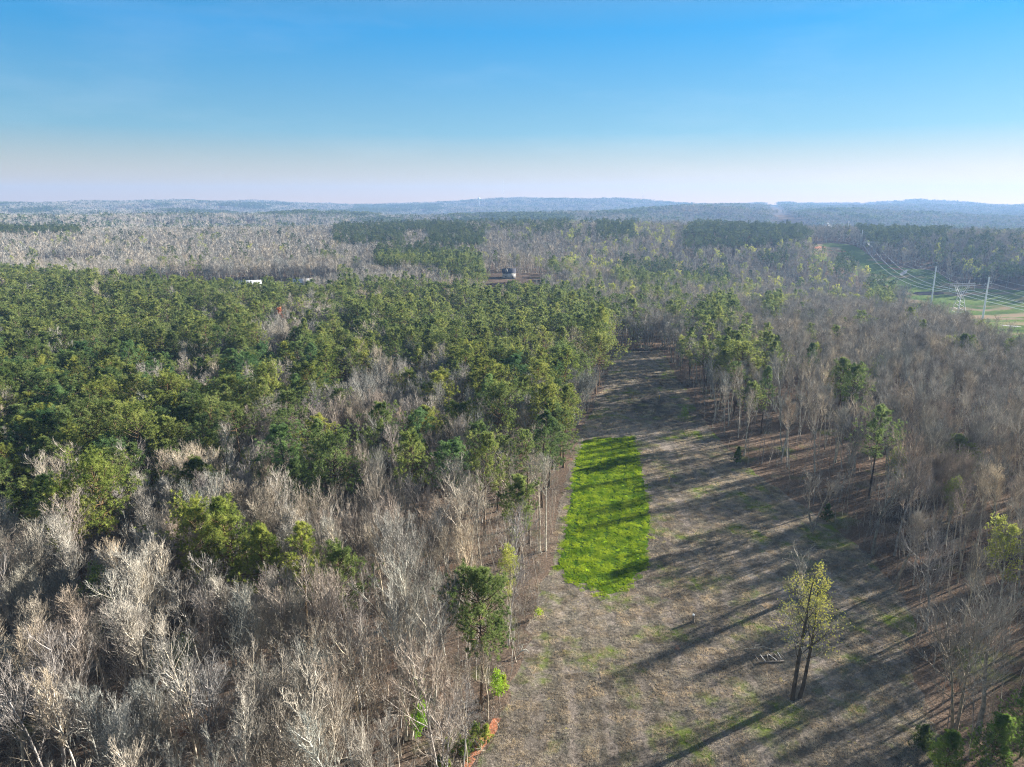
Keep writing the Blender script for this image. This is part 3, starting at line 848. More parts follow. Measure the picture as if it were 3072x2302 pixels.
def classify(X, Y):
    """0 bare, 1 pine, 2 budding"""
    u, v, dep = proj(X, Y, height(X, Y) + 14.0)
    r = R.random(len(X))
    p = np.full(len(X), 0.03)
    p = np.where(dep > 400, 0.04, p)
    clus = wav(X, Y, 33, 9, 60, 260)
    p = np.where((dep > 420) & (clus > 1.25), 0.7, p)
    far = wav(X, Y, 35, 9, 200, 900)
    p = np.where((dep > 1250) & (far > 0.8), 0.8, p)
    hh = height(X, Y)
    crest = hh - 0.25 * (height(X + 90, Y) + height(X - 90, Y) + height(X, Y + 90) + height(X, Y - 90))
    p = np.where((dep > 520) & (crest > 2.2) & (clus > 0.5), 0.6, p)
    p = np.where((dep > 400) & (wav(X, Y, 37, 9, 40, 130) > np.where(u < 1150, 0.95, 1.3)), 0.8, p)
    for z, q in PINE_ZONES: p = np.where(in_poly(u, v, z), q, p)
    for z, q in HARD_POCKETS: p = np.where(in_poly(u, v, z), 1 - q, p)
    p = np.where((dep < 260) & (X > 40) & (u < 3000) & ~((u > 2070) & (u < 2330) & (v > 985) & (v < 1090)), np.minimum(p, 0.04), p)
    p = np.where((u < 1500) & (v > 1640), 0.0, p)
    p = np.where((u > 1480) & (u < 1570) & (v > 820) & (v < 860), 0.0, p)
    k = np.where(r < p, 1, 0)
    b = np.full(len(X), 0.015)
    for z, q in BUD_ZONES: b = np.where(in_poly(u, v, z), q, b)
    b = np.where(dep < 200, 0.012, b)
    k = np.where((k == 0) & (R.random(len(X)) < b), 2, k)
    return k

TREES = []     # x, y, kind, variant, scale, rotation
# the trees one can point at in the photograph: crown top pixel, height, kind, variant, size
SPECIAL = []
def special(u, v, h, kind, var, label, cat='tree', s=None, base=False, name=None):
    x, y = gp(u, v, 0 if base else h)
    SPECIAL.append((x, y, h, kind, var, label))
special(680, 1522, 18, 1, 3, 'bright bushy pine, tallest of the three green pines at the lower left')
special(600, 1560, 16, 1, 5, 'bright pine crown pressed against the left side of the tallest bushy one')
special(780, 1600, 15.5, 1, 3, 'bright green pine between the tallest bushy one and the ragged pointed one')
special(900, 1612, 16.5, 1, 0, 'pine with a ragged pointed crown just right of the bushy bright pine')
special(1025, 1688, 15.5, 1, 1, 'smaller round green pine at the right end of the lower left trio')
special(945, 1292, 20, 1, 2, 'dark pointed pine rising above pale bare trees left of the green plot')
special(1150, 1240, 19.5, 1, 4, 'wide open-crowned pine beside the dark pointed pine, left of the green plot')
special(1000, 1350, 17.5, 1, 5, 'broad dark green pine leaning on the dark pointed pine from the right')
special(900, 1400, 16, 1, 3, 'dark dense pine below and left of the dark pointed pine')
special(210, 1500, 16, 1, 5, 'lit broad pine crown below the big spreading pine at the left')
special(1235, 1330, 18, 1, 1, 'lower spreading pine at the right shoulder of the wide open-crowned pine')
special(1450, 1330, 18, 1, 4, 'pine with layered branches near the strip, level with the top of the green plot')
special(1590, 1330, 19, 1, 6, 'tall thin pine with sparse level branches at the wood edge beside the green plot')
special(1490, 1190, 19, 1, 5, 'broad pine standing forward of the pine wood above the green plot')
special(1690, 1060, 21, 1, 6, 'tall bright pine on the corner of the wood along the mown strip')
special(1800, 915, 21, 1, 3, 'tallest bright green pine at the far left edge of the mown strip')
special(300, 1420, 19, 1, 5, 'big spreading pine at the left, lit yellow green, above bare trees')
special(150, 1450, 17, 1, 3, 'dark shaded pine on the far left at the front of the pine wood')
special(400, 1255, 19, 1, 5, 'wide domed pine at the front of the pine wood on the left')
special(800, 1130, 19, 1, 5, 'wide pine crown jutting right from the front of the pine wood')
special(2640, 1245, 18, 1, 4, 'dark pine with a gappy crown over the bare trees right of the strip')
special(2560, 1115, 18, 1, 1, 'round dark pine crown behind the gappy dark pine on the right')
special(2300, 1110, 17, 1, 2, 'slim dark pine on the right edge of the strip near its yellow marker')
special(2175, 1010, 18, 1, 3, 'dense dark pine clump member right of the far end of the strip')
special(2440, 1030, 17, 1, 0, 'lone small dark pine top in the grey wood right of the strip')
special(2745, 890, 17, 1, 3, 'solitary dark conical pine standing before the power line clearing')
special(2050, 985, 14, 2, 0, 'slim yellow-green budding tree at the right corner of the far strip end')
special(2075, 1030, 11, 2, 0, 'smaller yellow-green budding tree beside the slim one at the strip end')
special(2870, 1420, 13, 2, 0, 'pale yellow-green budding tree among grey trees at the right')
special(3045, 1590, 14, 2, 1, 'golden-green budding tree at the right edge of the photograph')
special(2700, 1330, 13, 2, 0, 'faint yellow-budding tree under the gappy dark pine on the right')
special(1530, 1640, 12, 2, 0, 'thin yellow-budding tree behind the large solitary pine')
special(2950, 690, 16, 2, 1, 'pale green budding tree on the distant slope behind the pole line')

def in_strip_clear(x, y):
    return sdist(np.array([x]), np.array([y]), FIELD)[0] < -0.5

XX, YY, KK = [], [], []
def add_band(y0, y1, cell, mL, mR, pad=1.2):
    w = wedge(mL, mR)
    X, Y = cell_points(-0.8 * y1 - mL, 0.8 * y1 + mR, y0, y1, cell, lambda a, b: w(a, b) & clear_of(a, b, pad))
    k = classify(X, Y)
    XX.append(X); YY.append(Y); KK.append(k)
add_band(12, 160, 5.1, 25, 110)
add_band(160, 330, 5.2, 30, 60)
add_band(330, 620, 6.0, 30, 40)
add_band(620, 1300, 8.0, 30, 30)
X = np.concatenate(XX); Y = np.concatenate(YY); K = np.concatenate(KK)
SPECIAL_XY = [gp(1440, 1692, 18.6), gp(1560, 1430, 16)]
# nothing grows inside the trees placed by hand, and the low brush keeps the twin tree free
keep = np.ones(len(X), bool)
for (x, y) in SPECIAL_XY: keep &= np.hypot(X - x, Y - y + 2) > 5.5
for (x, y, h, kind, var, lab) in SPECIAL:
    keep &= np.hypot(X - x, Y - y + 1.5) > (5.2 if kind == 1 else 2.5)
# open up the near left edge so that the wood floor and slim stems show
edge = (sdist(X, Y, FIELD) > -9) & (X < 20) & (Y < 130)
keep &= ~(edge & (R.random(len(X)) < 0.4))
keep &= ~((X > 55) & (Y < 200) & (R.random(len(X)) < 0.38))
edgeR = (sdist(X, Y, FIELD) > -14) & (X > 40) & (Y < 160)
keep &= ~(edgeR & (R.random(len(X)) < 0.45))
keep &= ~((K == 1) & (Y < 420) & (R.random(len(X)) < 0.36))
X, Y, K = X[keep], Y[keep], K[keep]
Z = height(X, Y)
u, v, dep = proj(X, Y, Z + 10)
SC = R.uniform(0.78, 1.12, len(X)) * np.where(K == 1, 1.0, 0.98)
SC = SC * np.where((K == 1), 0.97, 1.0)
edge_d = -sdist(X, Y, FIELD)
WID = np.where((K == 1) & (dep < 420), R.uniform(1.1, 1.5, len(X)), 1.0)
inframe = (u > -60) & (u < 3132) & (v < 2500) & (dep > 20)

def pick(kind, n):
    w = np.where(inframe & (K == kind))[0]
    return w[np.argsort(dep[w])][:n]
n_special = [sum(1 for s in SPECIAL if s[3] == k) for k in range(3)]
ind_b = pick(0, 296); ind_p = pick(1, 294 - n_special[1]); ind_u = pick(2, 40)

def zone(x, y, e, uu, vv):
    """words for where a tree stands"""
    left = x < 0.18 * y + 8 if y < 200 else x < 48
    side = 'left' if left else 'right'
    dpt = 'by the camera' if y < 82 else 'below the plot' if y < 103 else 'beside the lower plot' if y < 135 else 'beside the upper plot' if y < 185 else 'beside the far strip'
    lat = 'edge of the %s wood' if e < 8 else 'front of the %s wood' if e < 25 else 'depth of the %s wood' if e < 55 else 'outer part of the %s wood'
    return side, lat % side, dpt

SIZE = lambda s: 'low' if s < 0.83 else 'short' if s < 0.90 else ('middling' if s < 0.97 else 'tall' if s < 1.05 else 'towering')
TN = ['grey', 'tan', 'mauve', 'pinkish', 'dark', 'whitish']
GREENS = [('dark', (0.72, 0.82, 0.85)), ('green', (1.0, 1.0, 1.0)), ('yellowish', (1.14, 1.08, 0.85)), ('bluish', (0.62, 0.85, 1.0))]

def place_tree(kind, var, x, y, z, s, rot, label, group, tint):
    nm = {0: 'bare_tree', 1: 'pine_tree', 2: 'budding_tree'}[kind]
    e = empty(nm, (x, y, z - 0.1), rot, s)
    tag(e, label, {0: 'bare tree', 1: 'pine tree', 2: 'budding tree'}[kind], group)
    if kind == 0:
        _, t, c, h = BARE[var]; parts = [('trunk', t), ('crown', c)]
    elif kind == 1:
        _, t, c, nn, h = PINE[var]; parts = [('trunk', t), ('branches', c), ('foliage', nn)]
    else:
        _, t, c, nn, h = BUD[var]; parts = [('trunk', t), ('crown', c), ('foliage', nn)]
    for pn, me in parts:
        o = obj(pn, me, e); o.color = (*tint, 1)
    return e

SEEN_LABELS = set()
def draw(fn):
    for _ in range(40):
        r = fn()
        if r[-1] not in SEEN_LABELS: break
    SEEN_LABELS.add(r[-1])
    return r
for i in ind_b:
    side, lat, dpt = zone(X[i], Y[i], edge_d[i], u[i], v[i])
    edge = edge_d[i] < 14 or (X[i] > 45 and R.random() < 0.7)
    def fn():
        var = int(R.choice([0, 3, 7, 5, 2])) if edge else int(R.choice(9, p=[.18, .14, .09, .18, .12, .13, .03, .06, .07]))
        ti = int(R.integers(0, 6))
        return var, ti, '%s %s %s bare tree in %s %s' % (SIZE(SC[i]), BARE[var][0], TN[ti], lat, dpt)
    var, ti, lab = draw(fn)
    dk = 0.9 if X[i] > 40 else 1.0
    place_tree(0, var, X[i], Y[i], Z[i], SC[i], R.uniform(0, 6.28), lab, 'leafless hardwoods of the near woods', tuple(c * dk for c in TINTS[ti]))
for i in ind_p:
    side, lat, dpt = zone(X[i], Y[i], edge_d[i], u[i], v[i])
    def fn():
        var = int(R.integers(0, 7)); g = int(R.choice(4, p=[.22, .33, .33, .12]))
        return var, g, '%s %s %s pine in %s %s' % (SIZE(SC[i]), PINE[var][0], GREENS[g][0], lat, dpt)
    var, g, lab = draw(fn)
    place_tree(1, var, X[i], Y[i], Z[i], (SC[i] * WID[i], SC[i] * WID[i], SC[i]), R.uniform(0, 6.28), lab, 'pines of the nearer woods', GREENS[g][1])
for i in ind_u:
    side, lat, dpt = zone(X[i], Y[i], edge_d[i], u[i], v[i])
    def fn():
        var = int(R.integers(0, 2))
        return var, '%s %s yellowish tree in %s %s' % (SIZE(SC[i]), BUD[var][0], lat, dpt)
    var, lab = draw(fn)
    place_tree(2, var, X[i], Y[i], Z[i], SC[i] * 0.85, R.uniform(0, 6.28), lab, 'budding trees in the woods', (0.8, 0.9, 0.9))
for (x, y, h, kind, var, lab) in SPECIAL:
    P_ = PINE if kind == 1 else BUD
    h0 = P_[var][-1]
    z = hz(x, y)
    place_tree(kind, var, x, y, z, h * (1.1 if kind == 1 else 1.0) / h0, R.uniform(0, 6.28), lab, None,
               (1.15, 1.15, 0.85) if ('bright' in lab or 'lit' in lab) else (0.7, 0.8, 0.85) if 'dark' in lab else (1.0, 1.02, 0.95) if kind == 1 else (0.85, 0.88, 0.85))  # light and shade of the lit and shaded crowns put into their tint

# ---- all further trees: one object of each kind
def gn_object(name, label, coll_sets, kind='stuff'):
    """coll_sets: list of (collection, points (n,3), rot z, scale (n,3), index)"""
    V = np.concatenate([c[1] for c in coll_sets])
    me = bpy.data.meshes.new(name)
    me.vertices.add(len(V)); me.vertices.foreach_set('co', V.astype(np.float32).ravel())
    rot = np.zeros((len(V), 3), np.float32); rot[:, 2] = np.concatenate([c[2] for c in coll_sets])
    scl = np.concatenate([c[3] for c in coll_sets]).astype(np.float32)
    idx = np.concatenate([c[4] for c in coll_sets]).astype(np.int32)
    grp = np.concatenate([np.full(len(c[1]), i) for i, c in enumerate(coll_sets)]).astype(np.int32)
    me.attributes.new('rot', 'FLOAT_VECTOR', 'POINT').data.foreach_set('vector', rot.ravel())
    me.attributes.new('scl', 'FLOAT_VECTOR', 'POINT').data.foreach_set('vector', scl.ravel())
    me.attributes.new('idx', 'INT', 'POINT').data.foreach_set('value', idx)
    me.attributes.new('grp', 'INT', 'POINT').data.foreach_set('value', grp)
    o = obj(name, me)
    tag(o, label, kind=kind)
    ng = bpy.data.node_groups.new(name, 'GeometryNodeTree')
    ng.interface.new_socket('Geometry', in_out='INPUT', socket_type='NodeSocketGeometry')
    ng.interface.new_socket('Geometry', in_out='OUTPUT', socket_type='NodeSocketGeometry')
    gin = ng.nodes.new('NodeGroupInput'); gout = ng.nodes.new('NodeGroupOutput')
    jn = ng.nodes.new('GeometryNodeJoinGeometry')
    def attr(nm, dt):
        a = ng.nodes.new('GeometryNodeInputNamedAttribute'); a.data_type = dt; a.inputs['Name'].default_value = nm
        return a.outputs['Attribute']
    for i, c in enumerate(coll_sets):
        ci = ng.nodes.new('GeometryNodeCollectionInfo')
        ci.inputs['Collection'].default_value = c[0]
        ci.inputs['Separate Children'].default_value = True
        ci.inputs['Reset Children'].default_value = True
        ip = ng.nodes.new('GeometryNodeInstanceOnPoints')
        cmp_ = ng.nodes.new('FunctionNodeCompare'); cmp_.data_type = 'INT'; cmp_.operation = 'EQUAL'
        ng.links.new(attr('grp', 'INT'), cmp_.inputs[2]); cmp_.inputs[3].default_value = i
        ng.links.new(gin.outputs[0], ip.inputs['Points'])
        ng.links.new(cmp_.outputs[0], ip.inputs['Selection'])
        ng.links.new(ci.outputs[0], ip.inputs['Instance'])
        ip.inputs['Pick Instance'].default_value = True
        ng.links.new(attr('idx', 'INT'), ip.inputs['Instance Index'])
        e2r = ng.nodes.new('FunctionNodeEulerToRotation')
        ng.links.new(attr('rot', 'FLOAT_VECTOR'), e2r.inputs[0])
        ng.links.new(e2r.outputs[0], ip.inputs['Rotation'])
        ng.links.new(attr('scl', 'FLOAT_VECTOR'), ip.inputs['Scale'])
        ng.links.new(ip.outputs[0], jn.inputs[0])
    ng.links.new(jn.outputs[0], gout.inputs[0])
    md = o.modifiers.new('scatter', 'NODES'); md.node_group = ng
    return o

def pts(m, nvar, coll, zoff=-0.1, jit=0.08):
    n = int(m.sum())
    P = np.stack([X[m], Y[m], Z[m] + zoff], 1)
    idx = R.integers(0, nvar, n)
    if coll is bare_hi: idx = np.where(X[m] > 45, R.choice([0, 3, 7, 5, 7], n), idx)
    s = SC[m][:, None] * np.ones((1, 3)) * np.stack([WID[m], WID[m], np.ones(n)], 1) * R.uniform(1 - jit, 1 + jit, (n, 3))
    return (coll, P, R.uniform(0, 6.28, n), s, idx)

used = np.zeros(len(X), bool); used[ind_b] = used[ind_p] = used[ind_u] = True
rest = ~used
near = dep < 260; mid = (dep >= 260) & (dep < 640); far = dep >= 640
gn_object('hardwood_forest', 'grey leafless forest filling the middle distance', [
    pts(rest & (K == 0) & near, 9, bare_hi), pts(rest & (K == 0) & mid, 9, bare_mid), pts(rest & (K == 0) & far, 6, bare_far)])
gn_object('pine_forest', 'green pine forest in the left and middle distance', [
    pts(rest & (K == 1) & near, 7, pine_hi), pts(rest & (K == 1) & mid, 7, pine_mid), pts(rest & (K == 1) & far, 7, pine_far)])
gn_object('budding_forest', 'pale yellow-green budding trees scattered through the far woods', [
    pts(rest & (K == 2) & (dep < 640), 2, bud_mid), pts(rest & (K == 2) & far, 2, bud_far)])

# ---- the far hills: patches of small trees
def wood_patch(size, n, pinefrac, seed):
    r = np.random.default_rng(seed)
    B = MB()
    for i in range(n):
        x, y = r.uniform(-size / 2, size / 2, 2)
        h = r.uniform(12, 20)
        if r.random() < pinefrac:
            m = 22
            c = np.stack([r.normal(size=m) * 1.7, r.normal(size=m) * 1.7, h - np.abs(r.normal(size=m)) * 3.4], 1) + [x, y, 0]
            a = nrm(r.normal(size=(m, 3)) + [0, 0, 1.2]); b = nrm(np.cross(a, r.normal(size=(m, 3)))); s = 1.5
            V = np.stack([c - b * s, c + b * s, c + a * s * 1.2], 1).reshape(-1, 3)
            B.add(V, np.arange(m * 3).reshape(-1, 3), 1)
        else:
            m = 20
            c = np.stack([r.normal(size=m) * 0.9, r.normal(size=m) * 0.9, h * r.uniform(0.3, 0.7, m)], 1) + [x, y, 0]
            t = c + np.stack([r.normal(size=m) * 1.9, r.normal(size=m) * 1.9, h * 0.35 + r.normal(size=m) * 1.2], 1)
            sd_ = nrm(r.normal(size=(m, 3))) * 0.22
            V = np.stack([c + sd_, c - sd_, t], 1).reshape(-1, 3)
            B.add(V, np.arange(m * 3).reshape(-1, 3), 0)
    return B.mesh('wood', [M_twig, M_needle_shade, M_bud])
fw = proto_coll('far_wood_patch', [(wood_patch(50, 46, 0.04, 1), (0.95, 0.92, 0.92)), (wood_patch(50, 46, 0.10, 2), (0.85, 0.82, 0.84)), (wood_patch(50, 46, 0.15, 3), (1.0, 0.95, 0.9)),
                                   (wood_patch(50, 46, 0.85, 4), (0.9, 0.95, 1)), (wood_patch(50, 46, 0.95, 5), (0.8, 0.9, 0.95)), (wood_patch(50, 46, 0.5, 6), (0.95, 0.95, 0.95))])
def far_band(y0, y1, cell, s):
    w = wedge(60, 60, 0.78)
    x, y = cell_points(-0.8 * y1 - 100, 0.8 * y1 + 100, y0, y1, cell, lambda a, b: w(a, b) & (np.hypot(a, b) < 6300))
    n = len(x)
    hh = height(x, y)
    crest = hh - 0.25 * (height(x + 160, y) + height(x - 160, y) + height(x, y + 160) + height(x, y - 160))
    f = wav(x, y, 35, 9, 200, 900) + wav(x, y, 36, 9, 900, 2600) * 0.5 + np.clip(crest / 6, -0.5, 0.6) - 0.15
    uu, vv, _ = proj(x, y, height(x, y) + 12)
    pz = (in_poly(uu, vv, PINE_ZONES[6][0]) | in_poly(uu, vv, PINE_ZONES[4][0])) & (R.random(n) < 0.8)
    idx = np.where((f > 1.0) | pz, R.integers(3, 5, n), np.where(f > 0.75, 5, R.integers(0, 3, n)))
    # the cleared power line corridor runs on over the far hills
    cx = 505 + (y - 1250) * 0.337
    m = np.abs(x - cx) > 45
    P = np.stack([x, y, height(x, y) - 0.5], 1)
    return (fw, P[m], (R.integers(0, 4, n) * 1.5708 + R.normal(size=n) * 0.2)[m], (np.ones((n, 3)) * s * R.uniform(0.9, 1.1, (n, 1)))[m], idx[m])
gn_object('far_woods', 'far-off woods covering the hills up to the horizon', [far_band(1300, 2600, 42, 1.0), far_band(2600, 4000, 50, 1.05), far_band(4000, 6300, 60, 1.15)])

# ---- undergrowth
def under_pts():
    out = []
    for (y0, y1, cell, mr) in ((30, 130, 1.95, 40), (130, 260, 3.2, 20)):
        w = wedge(10, mr)
        x, y = cell_points(-0.8 * y1 - 10, 0.8 * y1 + mr, y0, y1, cell, lambda a, b: w(a, b) & clear_of(a, b, 0.0))
        e = -sdist(x, y, FIELD)
        pr = np.where(x > 0.18 * y + 15, 0.55, 0.85)
        m = R.random(len(x)) < pr
        x, y, e = x[m], y[m], e[m]
        n = len(x)
        idx = np.where(R.random(n) < 0.42, R.integers(4, 6, n), R.integers(0, 4, n))
        s = R.uniform(0.6, 1.2, n)[:, None] * np.ones((1, 3))
        out.append((under, np.stack([x, y, height(x, y) - 0.05], 1), R.uniform(0, 6.28, n), s, idx))
    return out
gn_object('undergrowth', 'thin saplings and bare brush under the near trees', under_pts())

# ---- grass of the strip and of the green plot
def grass_pts(poly, coll, cell, nvar, y0, y1, inner=None, grow_=1.0, marg=0.3):
    xs = [p[0] for p in poly]
    x, y = cell_points(min(xs), max(xs), y0, y1, cell, lambda a, b: (sdist(a, b, poly) > marg) & ((sdist(a, b, inner) < -0.2) if inner else True))
    st_ = np.sin((x - 0.150 * (y - 65)) * 2 * math.pi / 4.6 + wav(x, y, 62, 5, 20, 60) * 0.5)
    m_ = ~((st_ > 0.72) & (R.random(len(x)) < 0.75))
    x, y = x[m_], y[m_]
    n = len(x)
    s = R.uniform(0.8, 1.2, (n, 1)) * grow_ * np.ones((1, 3))
    g = wav(x, y, 61, 8, 4, 26)
    idx = R.integers(0, nvar, n)
    if nvar == 4: idx = np.where(g > 0.75, 2, np.where(g < -0.8, 1, np.where(R.random(n) < 0.5, 0, 3)))
    return (coll, np.stack([x, y, height(x, y)], 1), R.uniform(0, 6.28, n), s, idx)
gn_object('dry_grass', 'short dead tan grass on the mown strip', [grass_pts(FIELD, dry, 1.15, 4, 55, 170, PLOT, 0.75), grass_pts(FIELD, dry, 2.6, 4, 170, 312, PLOT, 1.3)])
def plot_pts():
    x, y = cell_points(4, 38, 95, 188, 0.62, lambda a, b: sdist(a, b, PLOT) > -1.6)
    d = sdist(x, y, PLOT) + wav(x, y, 71, 8, 1.5, 9) * 0.7
    row = (x - 0.20 * (y - 100)) * 2 * math.pi / 2.1 + wav(x, y, 72, 5, 8, 30) * 0.5
    thin = wav(x, y, 73, 8, 4, 18)
    pr = np.clip(0.25 + d * 0.55, 0, 1) * np.where(np.sin(row) > 0.45, 0.16, 1.0) * np.clip(1.1 - 0.45 * np.maximum(thin, 0), 0.1, 1)
    m = R.random(len(x)) < pr
    x, y, d, thin = x[m], y[m], d[m], thin[m]
    n = len(x)
    s_ = R.uniform(0.7, 1.15, (n, 1)) * np.ones((1, 3)) * np.array([[0.62, 0.62, 1.0]])
    xl = x - 0.20 * (y - 100)
    idx = np.where((xl < 10.5) & (R.random(n) < 0.6), 2, np.where(thin > 0.3, 1, 0))
    idx = np.where(R.random(n) < 0.3, R.integers(0, 3, n), idx)
    return (green, np.stack([x, y, height(x, y)], 1), R.uniform(0, 6.28, n), s_, idx)
gn_object('green_grass', 'bright green young grass on the sown plot', [plot_pts()])

# ------------------------------------------------------------------ single things of the foreground
def special_tree(name, label, cat, loc, rot, tree, leafm=None, tint=(1, 1, 1), group=None, trunk_tint=None):
    T, C, L = tree
    e = empty(name, loc, rot)
    tag(e, label, cat, group)
    for pn, b, m in (('trunk', T, M_bark), ('crown', C, M_twig), ('foliage', L, leafm)):
        if b is None: continue
        o = obj(pn, b.mesh(pn, [m]), e); o.color = (*((trunk_tint or tint) if pn == 'trunk' else tint), 1)
    return e

R = np.random.default_rng(101)
def own_pine(label, u, v, H, tint, **kw):
    x, y = gp(u, v, H)
    e = empty('pine_tree', (x, y, hz(x, y) - 0.1), R.uniform(0, 6)); tag(e, label, 'pine tree')
    T, C, NL = pine(H=H, **kw)
    for pn, b, m in (('trunk', T, M_pbark), ('branches', C, M_pbark), ('foliage', NL, M_needle)):
        o = obj(pn, b.mesh(pn, [m]), e); o.color = (*tint, 1)
own_pine('large solitary round-headed pine leaning over the near end of the mown strip', 1440, 1722, 18.3, (0.98, 1.0, 0.95), crown=0.5, Rc=4.0, nb=80, shape=0.4, sub=13, r0=0.2, curve=0.03)
own_pine('broad tiered pine in the wood between the large solitary pine and the plot top', 1560, 1430, 16, (0.95, 1.0, 0.9), crown=0.55, Rc=3.4, nb=60, shape=0.5, sub=12)
# twin-trunk budding tree standing free in the strip
x, y = gp(2388, 2095)
def twin_tree():
    T = MB(); C = MB(); L = MB()
    b = np.array([[-0.5, 0, 0], [0.55, 0.1, 0]]); d = np.array([[0.0, 0, 1.0], [0.15, 0.0, 1.0]])
    P0 = grow(b, d, np.array([17.5, 15.5]), 9, 0.03, 0.028)
    u_ = np.linspace(0, 1, 10)
    V, F = tubes(P0, np.array([0.27 * (1 - u_) ** 0.8 + 0.03, 0.24 * (1 - u_) ** 0.8 + 0.03]), 8); T.add(V, F)
    b1, d1, t1, p1 = spawn(P0, 18, 0.32, 0.97, 0.8, 0.2)
    L1 = 5.2 * (1.15 - t1) * R.uniform(0.7, 1.3, len(t1)) + 0.8
    P1 = grow(b1, d1, L1, 6, 0.07, 0.12)
    V, F = tubes(P1, taper(len(b1), 6, 0.014 * L1 + 0.02, 0.014), 4); T.add(V, F)
    b2, d2, t2, p2 = spawn(P1, 8, 0.2, 1, 0.6, 0.2)
    L2 = np.clip(L1[p2] * (0.6 - 0.3 * t2), 0.5, 2.4)
    P2 = grow(b2, d2, L2, 4, 0.1, 0.14)
    V, F = tubes(P2, taper(len(b2), 4, 0.018, 0.01), 3); C.add(V, F)
    b3, d3, t3, p3 = spawn(P2, 7, 0.15, 1, 0.6, 0.2)
    P3 = grow(b3, d3, np.clip(L2[p3] * 0.5, 0.3, 1.0), 3, 0.06, 0.14)
    V, F = tubes(P3, taper(len(b3), 3, 0.011, 0.007), 2); C.add(V, F)
    e = P3[:, -1]
    m = (e[:, 2] > 8.0) & (R.random(len(e)) < 0.5 + 0.35 * np.sin(e[:, 0] * 1.3) + 0.03 * e[:, 2])
    blades(L, e[m] + R.normal(size=(m.sum(), 3)) * 0.1, 0.055, 8)
    return T, C, L
special_tree('budding_tree', 'twin-trunked tree with yellow-green top standing alone in the right of the strip', 'budding tree', (x, y, hz(x, y) - 0.05), 0.2, twin_tree(), M_bud, tint=(0.95, 0.95, 0.9), trunk_tint=(0.25, 0.22, 0.19))
# old broken tree behind it
x, y = gp(2400, 1790)
def snag():
    T = MB(); C = MB()
    P0 = grow(np.zeros((1, 3)), np.array([[0.05, 0, 1.0]]), np.array([8.8]), 9, 0.02, 0.09)
    u_ = np.linspace(0, 1, 10)
    V, F = tubes(P0, np.array([0.34 * (1 - u_) ** 0.5 + 0.06]), 8); T.add(V, F)
    b1, d1, t1, p1 = spawn(P0, 20, 0.3, 0.98, 0.95, 0.3)
    L1 = R.uniform(1.5, 4.2, len(t1))
    P1 = grow(b1, d1, L1, 6, 0.04, 0.22)
    V, F = tubes(P1, taper(len(b1), 6, 0.012 * L1 + 0.02, 0.012), 4); T.add(V, F)
    b2, d2, t2, p2 = spawn(P1, 9, 0.2, 1, 0.7, 0.2)
    P2 = grow(b2, d2, R.uniform(0.6, 1.6, len(b2)), 4, 0.0, 0.2)
    V, F = tubes(P2, taper(len(b2), 4, 0.015, 0.009), 2); C.add(V, F)
    b3, d3, t3, p3 = spawn(P2, 5, 0.2, 1, 0.7, 0.2)
    P3 = grow(b3, d3, R.uniform(0.3, 0.7, len(b3)), 2, 0.0, 0.2)
    V, F = tubes(P3, taper(len(b3), 2, 0.010, 0.006), 2); C.add(V, F)
    return T, C, None
special_tree('bare_tree', 'gnarled grey broken-topped tree just behind the twin-trunked budding tree', 'bare tree', (x, y, hz(x, y) - 0.05), 0, snag(), tint=(1.1, 1.1, 1.1))
# big spreading trees at the lower right
for (uu, vv, H_, stems, sp, lab, lean_) in [
        (2868, 2190, 17.5, 2, 0.40, 'large spreading grey tree with several limbs leaning over the strip, lower right', (-0.15, 0)),
        (2935, 2196, 18.5, 1, 0.38, 'tall thick-limbed grey tree just right of the large spreading one', (0.08, 0)),
        (2620, 1660, 17, 1, 0.3, 'foremost slender dark tree at the right edge of the strip', (0.02, 0)),
        (2250, 1545, 13, 2, 0.25, 'small twin-stemmed tree at the right edge near the upright yellow marker', (0.02, 0)),
        (2500, 1790, 14, 1, 0.33, 'thin grey tree on the leafy floor behind the broken-topped tree', (0.05, 0))]:
    x, y = gp(uu, vv)
    if 'twin-stemmed tree at' in lab: x, y = gp(2440, 1590)
    if 'leafy floor' in lab: x, y = gp(2690, 1760)
    special_tree('bare_tree', lab, 'bare tree', (x, y, hz(x, y) - 0.05), R.uniform(0, 6.28) if stems == 1 else 0.3,
                 bare_tree(H=H_, stems=stems, bole=0.3 if sp > 0.35 else 0.42, spread=sp, ang=0.75, nl=26 if stems > 1 else 20, r0=0.27, stem_ang=0.25, curve=0.07), tint=(0.85, 0.84, 0.83), trunk_tint=(0.6, 0.58, 0.56))
# leaning bare stems at the near end of the wood
for (uu, vv, H_, ld, lab) in [(1442, 2245, 13, (-0.75, 0.1), 'thin pale tree leaning strongly left above the young pines'),
                              (1340, 2240, 12, (-0.5, 0.0), 'slimmer bare stem leaning left beside the bright green sapling'),
                              (1462, 2158, 12, (0.02, 0.0), 'pale crooked trunk at the wood corner below the large solitary pine'),
                              (1400, 2200, 13, (0.0, 0.0), 'straight whitish stem between the young pines and the large pine')]:
    x, y = gp(uu, vv)
    special_tree('bare_tree', lab, 'bare tree', (x, y, hz(x, y) - 0.05), 0,
                 bare_tree(H=H_, bole=0.45, spread=0.2, ang=0.7, nl=10, r0=0.085, lean_dir=ld, curve=0.06), tint=(0.75, 0.73, 0.7))
# pair of tall clean stems at the plot's left side
for (uu, lab) in ((1618, 'left one of two tall straight pale stems beside the green plot'), (1637, 'right one of two tall straight pale stems beside the green plot')):
    x, y = gp(uu, 1648)
    special_tree('bare_tree', lab, 'bare tree', (x, y, hz(x, y) - 0.05), R.uniform(0, 6), bare_tree(H=19, bole=0.6, spread=0.2, ang=0.6, nl=16, r0=0.17, lean=0.01, curve=0.02), tint=(1.15, 1.12, 1.06))

